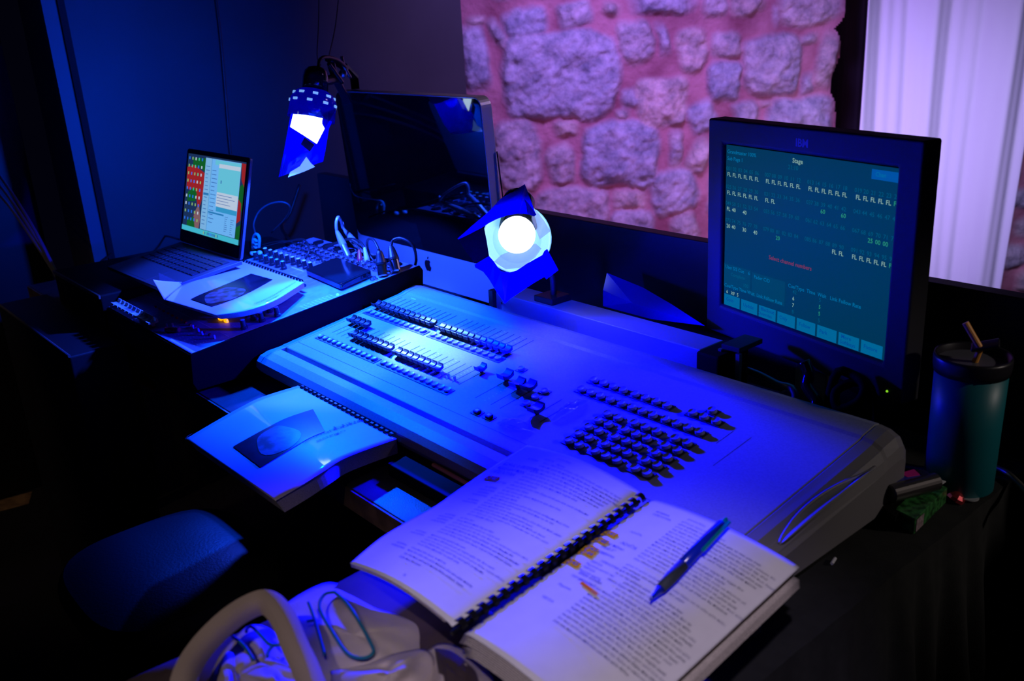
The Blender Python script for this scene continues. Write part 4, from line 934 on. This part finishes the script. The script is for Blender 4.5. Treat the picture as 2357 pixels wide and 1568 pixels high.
# ================================================================== CLOSED SCRIPTS
def book(prefix_label,Lpx,Rpx,zt,bulge,th,obj_name,label,photo,face,textpx,seed,spine_n):
    Lw=[az(x,y,zt(i/(len(Lpx)-1))) for i,(x,y) in enumerate(Lpx)]; Rw=[az(x,y,zt(i/(len(Rpx)-1))) for i,(x,y) in enumerate(Rpx)]
    def s_(u,v,h=0):   # u along depth from spine 0..1, v across 0..1
        p=poly(Lw,u).lerp(poly(Rw,u),v); p.z+=h; return p
    t=thing(obj_name,s_(.5,.5,-th),label,'script')
    cvr=MB().grid(lambda u,v:s_(u,v),36,24).build('cover','cover',t,smooth=True,solid=.0006)
    mb=MB(); n=24
    def base(u,v,k): 
        p=s_(min(u,.985),.004+v*.99,-.0012-th*k); p.z+=-.0; 
        p+= (s_(0,0)-s_(1,0)).normalized()*(.012*k*u) ; return p
    rings=[]
    for i in range(n+1):
        u=i/n; rings.append([base(u,0,0),base(u,1,0),base(u,1,.33),base(u,1,.66),base(u,1,1),base(u,0,1),base(u,0,.66),base(u,0,.33)])
    mb.loft(rings); mb.build('page_block','paperedge',t,smooth=False)
    # printed picture
    def quadgrid(mb,c4,n=14,h=.0010,mi=0):
        mb.grid(lambda a,b_: s_((c4[0][0]*(1-a)+c4[1][0]*a)*(1-b_)+(c4[3][0]*(1-a)+c4[2][0]*a)*b_,(c4[0][1]*(1-a)+c4[1][1]*a)*(1-b_)+(c4[3][1]*(1-a)+c4[2][1]*a)*b_,h),n,n,mi)
    mb=MB(); quadgrid(mb,photo); cp_=mb.build('cover_photo','photo',cvr,smooth=True)
    mb=MB(); cu,cv,ru,rv=face; N=26
    ring_=[s_(cu+ru*math.cos(2*math.pi*k/N)*(1+.12*math.sin(3*2*math.pi*k/N)),cv+rv*math.sin(2*math.pi*k/N)*(1+.1*math.cos(2*2*math.pi*k/N)),.0015) for k in range(N)]
    mid=[s_(cu+ru*.5*math.cos(2*math.pi*k/N),cv+rv*.5*math.sin(2*math.pi*k/N),.0015) for k in range(N)]
    mb.add(ring_+mid+[s_(cu,cv,.0015)],[(k,(k+1)%N,N+(k+1)%N,N+k) for k in range(N)]+[(N+k,N+(k+1)%N,2*N) for k in range(N)]); mb.build('pale_shape','face',cvr,smooth=True)
    mb=MB()
    for tx,u0,v0,sz_ in textpx:
        write(mb,tx,0,0,1,lambda a,b_: s_(u0-a*sz_/.21,v0-b_*sz_/.297,.0014))
    mb.build('title_text','ink',cvr)
    mb=MB(); 
    for i in range(spine_n):
        v=.03+.94*(i+.5)/spine_n; c_=s_(0,v); al=(s_(0,1)-s_(0,0)).normalized(); ot=(s_(0,v)-s_(.06,v)).normalized(); w_=al*.0036; rings=[]
        for k in range(9):
            a=R(-10+220*k/8); p=c_+ot*(math.cos(a)*-.008+.002)+Vector((0,0,-.0055+math.sin(a)*.0095)); n_=(ot*-math.cos(a)+Vector((0,0,math.sin(a)))); rings.append([p-w_,p+w_,p+w_-n_*.0009,p-w_-n_*.0009])
        mb.loft(rings)
    mb.tube([s_(0,.02,-.010)+ot*.008,s_(0,.98,-.010)+ot*.008],.0035,smooth=0)
    mb.build('comb_binding','comb',t)
    return t,s_
def uvsolve(Lpx,Rpx,px,py):
    best=None
    for i in range(41):
        for j_ in range(41):
            u=i/40;v=j_/40; x=poly([Vector((a,b,0)) for a,b in Lpx],u).lerp(poly([Vector((a,b,0)) for a,b in Rpx],u),v); d=(x.x-px)**2+(x.y-py)**2
            if best is None or d<best[0]: best=(d,u,v)
    return best[1:]
L_=[(686,888),(603,914),(555,937),(496,970),(428,1010)]; R_=[(914,1010),(800,1052),(745,1085),(690,1120),(634,1153)]
ph=[uvsolve(L_,R_,*p) for p in [(727,950),(541,1038),(610,1081),(757,1000)]]
fc=uvsolve(L_,R_,648,1020)
bk,bs=book('',L_,R_,lambda t:.800+.012*math.sin(math.pi*t),0,.024,'comb_bound_script','closed script with printed portrait cover overhanging the front desk edge',ph,(fc[0],fc[1],.20,.15),
 [('ΟΝΟΜΑΤΟΠΩΝΥΜΟ ΜΑΘΗΤΗ',.40,.70,.0085),('ΘΕΑΤΡΙΚΟ',.30,.75,.007)],1,21)
# curling clear cover flaps under left corner
L_b=[(556,600),(520,614),(478,630),(440,646),(405,664),(378,690)]; R_b=[(700,650),(672,668),(640,688),(604,704),(556,718),(497,726)]
ph2=[uvsolve(L_b,R_b,*p) for p in [(582,631),(443,690),(492,707),(632,645)]]; fc2=uvsolve(L_b,R_b,520,680)
bk2,bs2=book('',L_b,R_b,lambda t:.903-.008*t+.003*math.sin(math.pi*t),0,.011,'comb_bound_script','closed script with printed portrait cover lying across the audio mixer',ph2,(fc2[0],fc2[1],.20,.16),
 [('ΟΝΟΜΑΤΟΠΩΝΥΜΟ ΜΑΘΗΤΗ',.62,.93,.008),('ΘΕΑΤΡΙΚΟ',.52,.97,.007)],2,21)
mb=MB()
def curl(u,v):
    a=az(378,690,.8955); b_=az(425,650,.900); tp_=az(352,643,.938); e=a.lerp(b_,v); return e.lerp(tp_.lerp(b_,v*v),u*(1-.15*v))
mb.grid(curl,10,10); mb.build('curled_corner','cover',bk2,smooth=True,solid=.0004)
mb=MB(); mb.add([az(365,628,.925),az(402,645,.912),az(420,652,.903),az(368,652,.912)],[(0,1,2,3)]); mb.build('clear_cover','clear',bk2,solid=.0003)
mb=MB(); mb.add([bs(1,0)+Vector((-.004,0,-.001)),bs(.9,0)+Vector((-.010,-.002,-.003)),bs(.96,-.02),bs(1.0,.5,-.004)],[(0,1,2,3)]); mb.build('clear_cover','clear',bk,solid=.0003)

# ================================================================== LAPTOP
LT=thing('laptop',(-2.05,.72,.90),'open thin grey laptop with lit screen beside the mixer','laptop')
RL=rot3(.0298,-.2648); OL=Vector((-2.0437,.8293,.952))
def lt(x,y,z): return RL@Vector((x,y,z))+OL
def rl(w0,w1,z0,z1,r,y,fn,n=4):
    out=[]
    for cx_,cz_,a0 in ((w1-r,z1-r,0),(w0+r,z1-r,90),(w0+r,z0+r,180),(w1-r,z0+r,270)):
        for k in range(n+1): a=R(a0+90*k/n); out.append(fn(cx_+r*math.cos(a),y,cz_+r*math.sin(a)))
    return out
MB().loft([rl(-.1530,.1560,-.030,.190,.008,.0,lt),rl(-.1530,.1560,-.030,.190,.008,.006,lt)]).build('lid','laptop',LT,bevel=.0008)
MB().loft([rl(-.1515,.1500,-.028,.188,.006,-.0012,lt),rl(-.1515,.1500,-.028,.188,.006,.0002,lt)]).build('screen_bezel','blackgloss',LT); LSB=D.objects['screen_bezel']
hb=lt(0,.003,-.032)
RBs=Matrix.Rotation(.0298,3,'Z')@Matrix.Rotation(R(7),3,'X')
def lb(x,y,z): return RBs@Vector((x,y,z))+hb      # y negative = towards user
MB().loft([[lb(x,y,z) for x,y in ((-.153,0),(.156,0),(.156,-.182),(-.153,-.182))] for z in (-.008,.0)]).build('base','laptop',LT,bevel=.001)
kb=MB(); kb.loft([[lb(x,y,z) for x,y in ((-.137,-.018),(.137,-.018),(.137,-.108),(-.137,-.108))] for z in (.0001,.0004)]); KW=kb.build('keyboard_well','laptopkey',LT)
M['keylit']=mat('laptop_keycap',(.035,.035,.042),.4); kt=MB().box((0,0,0),(.0148,.0138,.0012)).build('key','keylit',KW); kk=0
for r_ in range(5):
    for i in range(14):
        c_=kt if kk==0 else kt.copy()
        if kk: COL.objects.link(c_); c_.parent=KW
        kk+=1; c_.location=lb(-.126+.0194*i,-.027-.018*r_,.0012); c_.rotation_euler=RBs.to_euler()
MB().loft([[lb(x,y,z) for x,y in ((-.052,-.114),(.052,-.114),(.052,-.174),(-.052,-.174))] for z in (.0001,.0003)]).build('trackpad','laptop',LT)
# screen picture
em('d_red',(.30,.015,.02)); em('d_green',(.005,.10,.02)); em('d_navy',(.01,.03,.10)); em('d_tan',(.20,.10,.12)); em('w_bg',(.14,.42,.85)); em('w_side',(.18,.42,.72)); em('w_line',(.02,.18,.45)); em('w_teal',(.12,.50,.66)); em('w_bar',(.05,.45,.60)); em('i_y',(.25,.45,.15)); em('i_b',(.02,.15,.8)); em('i_w',(.45,.55,.7)); em('i_g',(.05,.5,.3)); em('w_txt',(.03,.12,.40)); em('w_sh',(.03,.28,.55))
lm=['d_navy','d_red','d_green','d_tan','w_bg','w_side','w_line','w_teal','w_bar','i_y','i_b','i_w','i_g','w_txt','w_sh']
mb=MB(); LW=.143
def lq(u0,v0,u1,v1,mi,y): mb.add([lt(-LW+2*LW*u0,y,.179*(1-v1)),lt(-LW+2*LW*u1,y,.179*(1-v1)),lt(-LW+2*LW*u1,y,.179*(1-v0)),lt(-LW+2*LW*u0,y,.179*(1-v0))],[(0,1,2,3)],mi)
def lpoly(pts,mi,y): mb.add([lt(-LW+2*LW*u,y,.179*(1-v)) for u,v in pts],[tuple(range(len(pts)))],mi)
lq(0,0,1,1,0,-.0014)
lpoly([(0,.18),(.12,.14),(.33,.22),(.34,.45),(.30,.62),(.26,.7),(.2,.5),(.02,.45)],1,-.0015); lpoly([(.1,.05),(.33,.03),(.33,.2),(.22,.16),(.1,.14)],2,-.00155); lpoly([(.05,.5),(.16,.42),(.22,.5),(.2,.6),(.05,.62)],2,-.0016)
lpoly([(.20,.75),(.27,.62),(.32,.8),(.30,.95),(.18,.92)],3,-.00155); lpoly([(.08,.85),(.2,.8),(.24,.98),(.08,.98)],2,-.0016); lpoly([(.0,.78),(.1,.72),(.13,.84),(.02,.88)],0,-.0016)
lpoly([(.93,.02),(1,.02),(1,.3),(.95,.22)],1,-.0015); lpoly([(.93,.3),(1,.25),(1,.6),(.93,.5)],2,-.0015); lpoly([(.93,.45),(.98,.5),(.99,.7),(.93,.75)],1,-.0016); lpoly([(.93,.8),(1,.75),(1,.93),(.94,.95)],2,-.0015)
for r_ in range(9):
    for c__ in range(5):
        u=.02+.058*c__+.006*r_*0; v=.03+.098*r_; lq(u+.004,v+.008,u+.024,v+.044,rt.choice([9,10,11,12,10,9]),-.0018)
lq(.33,.02,.93,.93,4,-.0019); lq(.33,.02,.44,.93,5,-.0020); lq(.44,.02,.445,.93,6,-.0021); lq(.50,.03,.93,.09,7,-.0020)
for i in range(16): lq(.35,.12+.049*i,.35+rt.uniform(.04,.07),.128+.049*i,13,-.0021)
for i in range(14): lq(.46,.16+.05*i,.46+rt.uniform(.06,.10),.168+.05*i,13,-.0021)
lq(.335,.46,.43,.49,6,-.00205); lq(.45,.68,.72,.70,6,-.0021); lq(.58,.60,.925,.66,14,-.0021)
lq(.57,.07,.925,.60,11,-.0022); lq(.57,.12,.925,.42,7,-.0023); lq(.62,.27,.635,.31,13,-.0024)
for i in range(4): lq(.58,.45+.035*i,.58+rt.uniform(.15,.3),.456+.035*i,13,-.0024)
for i in range(8): lq(.74,.70+.025*i,.74+rt.uniform(.03,.06),.706+.025*i,13,-.0021); lq(.84,.72+.025*i,.84+rt.uniform(.02,.06),.726+.025*i,13,-.0021)
lq(0,.935,1,1,8,-.0025)
for i in range(12): lq(.40+.022*i,.95,.414+.022*i,.985,rt.choice([9,10,13,12]),-.0026)
mb.build('screen_image',lm,LSB)
# black case under the laptop
cs_=thing('equipment_case',(-2.2,.72,.76),'black equipment case under the laptop with worn pale edges','case')
MB().box((-2.215,.735,.8165),(.33,.33,.111)).build('body','mixercase',cs_,bevel=.004)
MB().box((-2.215,.570,.868),(.33,.004,.008)).build('edge_trim','brass',cs_)
# the low box with rope at far left
lc=thing('flight_case',(-2.2,.50,0),'low dark box beside the desk at the rope end','case')
MB().box((-2.22,.515,.395),(.56,.115,.79)).build('body','board',lc,bevel=.004)
MB().tube([(-2.50,.459,.791),(-1.94,.459,.791)],.003,smooth=0).build('metal_edge','strip',lc)
kn=az(150,670,.805)
for k,(a_,b_) in enumerate([((-40,330),(-30,350)),((-40,375),(-30,400)),((-40,420),(-30,440))]):
    o=MB().tube([ay(-60,330+40*k,.62),ay(0,405+22*k,.60),ay(80,530+14*k,.58),kn+Vector((.004*k-.004,0,.0))],.0042).build('rope','rope',smooth=True)
    tag(o,['upper strand of the grey rope stretched down at far left','middle strand of the grey rope stretched down at far left','lower strand of the grey rope stretched down at far left'][k],'rope','rope strands at far left')
cord('laptop_cable',[az(222,618,.775),az(250,590,.80),ay(285,555,.98),ay(330,541,1.0),ay(380,543,1.0),ay(415,552,.90)],.0028,'black','thin black cable arching from the wall foot to the laptop')
# power adapter + white clip behind laptop
pa_=thing('power_adapter',ay(620,560,1.16),'black power adapter block behind the laptop with a white lead','power adapter')
q=ay(615,560,1.17); MB().box((q.x,1.17,q.z-.01),(.10,.07,.035)).build('block','black',pa_,bevel=.005)
MB().box((q.x,1.17,(q.z-.0275+.76)/2),(.06,.05,q.z-.0275-.76)).build('riser','blacksoft',pa_)
w=thing('cable_clip',ay(588,555,1.05),'white cable clip and ties standing behind the laptop screen','cable clip')
MB().tube([ay(582,574,1.05),ay(583,548,1.05),ay(590,539,1.05),ay(597,548,1.05),ay(596,572,1.05)],.0038).build('loop','white',w,smooth=True)
for k in range(3): MB().box(ay(588,553+8*k,1.045),(.016-.003*k,.008,.004),Euler((0,R(15),0)).to_matrix()).build('rib','white',w,bevel=.001)
MB().sphere(ay(581,584,1.02),(.010,.006,.006),10).build('tie','white',w,smooth=True); MB().sphere(ay(598,582,1.02),(.010,.006,.006),10).build('tie','white',w,smooth=True)
cord('white_lead',[ay(588,538,1.05),ay(584,515,1.08),ay(598,485,1.10),ay(625,468,1.12),ay(655,466,1.14),ay(668,480,1.16),ay(655,505,1.18),ay(625,535,1.18)],.0022,'strip','thin looping lead between white clip and adapter')
o=MB().tube([ay(690,425,1.34),ay(668,490,1.30),ay(650,530,1.25),(-2.27,1.2,.77)],.005).build('microphone_stand','black',smooth=True); tag(o,'thin dark rod leaning behind the adapter','rod')
# red strap
mb=MB(); mb.grid(lambda u,v: az(288+70*u,832+50*u+ (16+6*math.sin(3*u))*v,.70),8,3); o=mb.build('red_strap','redcloth',smooth=True,solid=.003); tag(o,'blurred red strap hanging in the dark below the mixer','strap')

# ================================================================== CHAIR
C0=az(392,1292,.62); CH=thing('chair',(C0.x,C0.y,0),'dark vinyl chair seat pushed under the desk front','chair')
def seat(u,v):
    a=2*math.pi*v; r_=.150*(u if u<.999 else 1); sq=1/(abs(math.cos(a))**3.2+abs(math.sin(a))**3.2)**(1/3.2)
    zz=.028*(1-u**2.6)-.004
    return C0+Vector((math.cos(a)*r_*sq*1.05,math.sin(a)*r_*sq*.95,zz))
mb=MB(); mb.grid(seat,16,48)
def rim(u,v):
    a=2*math.pi*v; sq=1/(abs(math.cos(a))**3.2+abs(math.sin(a))**3.2)**(1/3.2); rr_=.150+.012*math.sin(math.pi*u); return C0+Vector((math.cos(a)*rr_*sq*1.05,math.sin(a)*rr_*sq*.95,-.004-.05*u))
mb.grid(rim,6,48); mb.build('seat','chair',CH,smooth=True)
MB().cyl(C0+Vector((0,0,-.05)),C0+Vector((0,0,-.55)),.025).build('column','black',CH)
for k in range(5):
    a=2*math.pi*k/5; MB().tube([C0+Vector((0,0,-.54)),C0+Vector((math.cos(a)*.25,math.sin(a)*.25,-.60))],.017,smooth=0).build('leg','black',CH)
# floor tape
P_=[az(-30,1160,.001),az(74,1132,.001),az(66,1160,.001),az(-30,1186,.001)]
o=MB().prism(P_,(0,0,.0008)).build('floor_tape','tapey'); tag(o,'short strip of tan tape on the dark floor at left edge','tape')

# ================================================================== TOTE BAG
BG=thing('bag_underneath',(-.68,.40,.76),'dark brown leather bag lying under the script and canvas tote','bag')
def bagf(u,v):
    x=-.86+.38*u; y=.17+.36*v; e=min(u,1-u,v,1-v); return Vector((x,y,.765+.055*min(1,e*6)**.5+.004*math.sin(x*40+y*20)))
mb=MB(); mb.grid(bagf,24,24); mb.build('body','brown',BG,smooth=True,solid=.004)
TT=thing('tote_bag',(-.78,.32,.78),'cream canvas tote bag with teal hand-painted letters at the front','tote bag')
def dome(name,mat_,out,zc,ze,parent,fold=.006,seed=0,rings=12):
    n=len(out); c_=Vector((sum(p[0] for p in out)/n,sum(p[1] for p in out)/n,0)); mb=MB(); N=n*6; vs=[]
    pts=[poly([Vector((x,y,0)) for x,y in out+[out[0]]],k/N) for k in range(N)]
    def P(q,t,k):
        z=ze+(zc-ze)*(1-t**2.4)+fold*math.sin(k*.21+seed+t*5)*t*(1-t)*3+fold*.25*math.sin(k*.5+seed*2-t*7)*(t*(1-t))*3
        return az(q.x,q.y,z)
    for i in range(rings):
        t=(i+1)/rings
        for k,q in enumerate(pts): vs.append(P(c_.lerp(q,t),t,k))
    vs.append(az(c_.x,c_.y,zc)); fs=[(i*N+k,i*N+(k+1)%N,(i+1)*N+(k+1)%N,(i+1)*N+k) for i in range(rings-1) for k in range(N)]+[(k,(k+1)%N,len(vs)-1) for k in range(N)]
    mb.add(vs,fs); return mb.build(name,mat_,parent,smooth=True,solid=.0015)
dome('back_panel','canvas',[(642,1400),(700,1362),(760,1340),(815,1362),(870,1398),(935,1420),(972,1440),(984,1480),(985,1530),(960,1600),(700,1640),(640,1560),(610,1470)],.845,.815,TT,.003,1)
dome('front_panel','canvas',[(540,1468),(572,1440),(612,1442),(645,1470),(668,1520),(690,1600),(560,1640),(480,1600),(500,1520)],.850,.83,TT,.006,3)
dome('rolled_edge','canvas',[(545,1545),(580,1518),(608,1510),(650,1522),(740,1562),(760,1620),(700,1680),(560,1680)],.868,.845,TT,.008,5)
dome('side_fold','canvas',[(505,1525),(525,1500),(548,1520),(560,1600),(530,1680),(490,1640)],.862,.84,TT,.004,6)
dome('rim_fold','canvas',[(760,1545),(830,1530),(880,1512),(930,1500),(978,1495),(1000,1520),(990,1580),(900,1640),(780,1640)],.862,.84,TT,.008,7)
dome('side_flap','canvas',[(985,1495),(1010,1481),(1045,1485),(1090,1510),(1120,1540),(1140,1575),(1150,1640),(1020,1660),(960,1600)],.856,.825,TT,.006,8)
# inside of flap, dark
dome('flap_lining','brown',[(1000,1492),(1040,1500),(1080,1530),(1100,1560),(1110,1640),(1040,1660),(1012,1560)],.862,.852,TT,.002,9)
def ribbon(name,mat_,path,zs,w,parent,edge=False):
    P_=[az(x,y,z) for (x,y),z in zip(path,zs)]; N=40; mb=MB(); cen=[poly(P_,k/N) for k in range(N+1)]; W_=[]
    for k in range(N+1):
        t=(cen[min(k+1,N)]-cen[max(k-1,0)]).normalized(); v=(CP-cen[k]).normalized(); s=t.cross(v).normalized(); W_.append(s)
    mb.add([cen[k]-W_[k]*w/2 for k in range(N+1)]+[cen[k]+W_[k]*w/2 for k in range(N+1)],[(k,k+1,N+2+k,N+1+k) for k in range(N)]); return mb.build(name,mat_,parent,smooth=True,solid=.002)
ribbon('strap','strap',[(420,1640),(425,1560),(465,1490),(530,1425),(590,1390),(625,1392),(655,1430),(680,1490),(705,1545),(740,1640)],[.86,.87,.875,.885,.89,.895,.892,.885,.88,.875],.023,TT)
def strokes(lst,z,r_=.0016):
    mb=MB()
    for pts in lst: mb.tube([az(x,y,zz+.0035) for x,y,zz in pts],r_,6,smooth=5)
    return mb
lo=lambda pts,z: [(x,y,z) for x,y in pts]
mb=strokes([lo([(770,1363),(748,1368),(736,1388),(740,1412),(765,1455),(795,1500),(820,1514),(845,1513),(860,1500),(852,1478),(832,1440),(815,1412),(795,1385),(770,1363)],.8475),
 lo([(710,1387),(722,1420),(735,1465),(747,1508)],.8475),lo([(706,1431),(722,1428)],.848),
 lo([(567,1455),(570,1446),(580,1443),(600,1462),(622,1484),(650,1484)],.856),lo([(628,1486),(618,1500),(616,1512)],.856),lo([(536,1465),(560,1485),(576,1508),(583,1520)],.856),
 lo([(637,1435),(655,1465),(672,1505),(692,1550)],.853)],0)
mb.build('painted_letters','teal',TT,smooth=True)
# magenta cloth + bits bottom right
o=MB().grid(lambda u,v: az(2322+12*math.sin(v*5)+120*u+40*(1-v),1425+260*v,.34+.015*math.sin(u*7+v*5)),8,8).build('magenta_cloth','magenta',smooth=True,solid=.004)
tag(o,'magenta cloth poking into the lower right corner of the picture','cloth')
bd=None
for k,(x,y) in enumerate([(2337,1432),(2345,1436),(2332,1447),(2350,1461)]):
    if bd is None: bd=MB().sphere((0,0,0),.005,10).build('glass_bead','chrome',smooth=True); c_=bd
    else: c_=bd.copy(); COL.objects.link(c_)
    c_.location=az(x,y,.352); tag(c_,['leftmost upper shiny bead above the magenta cloth','upper right shiny bead above the magenta cloth','lowest-left shiny bead above the magenta cloth','shiny bead lying nearest the magenta cloth at the right edge'][k],'bead','beads above the magenta cloth')
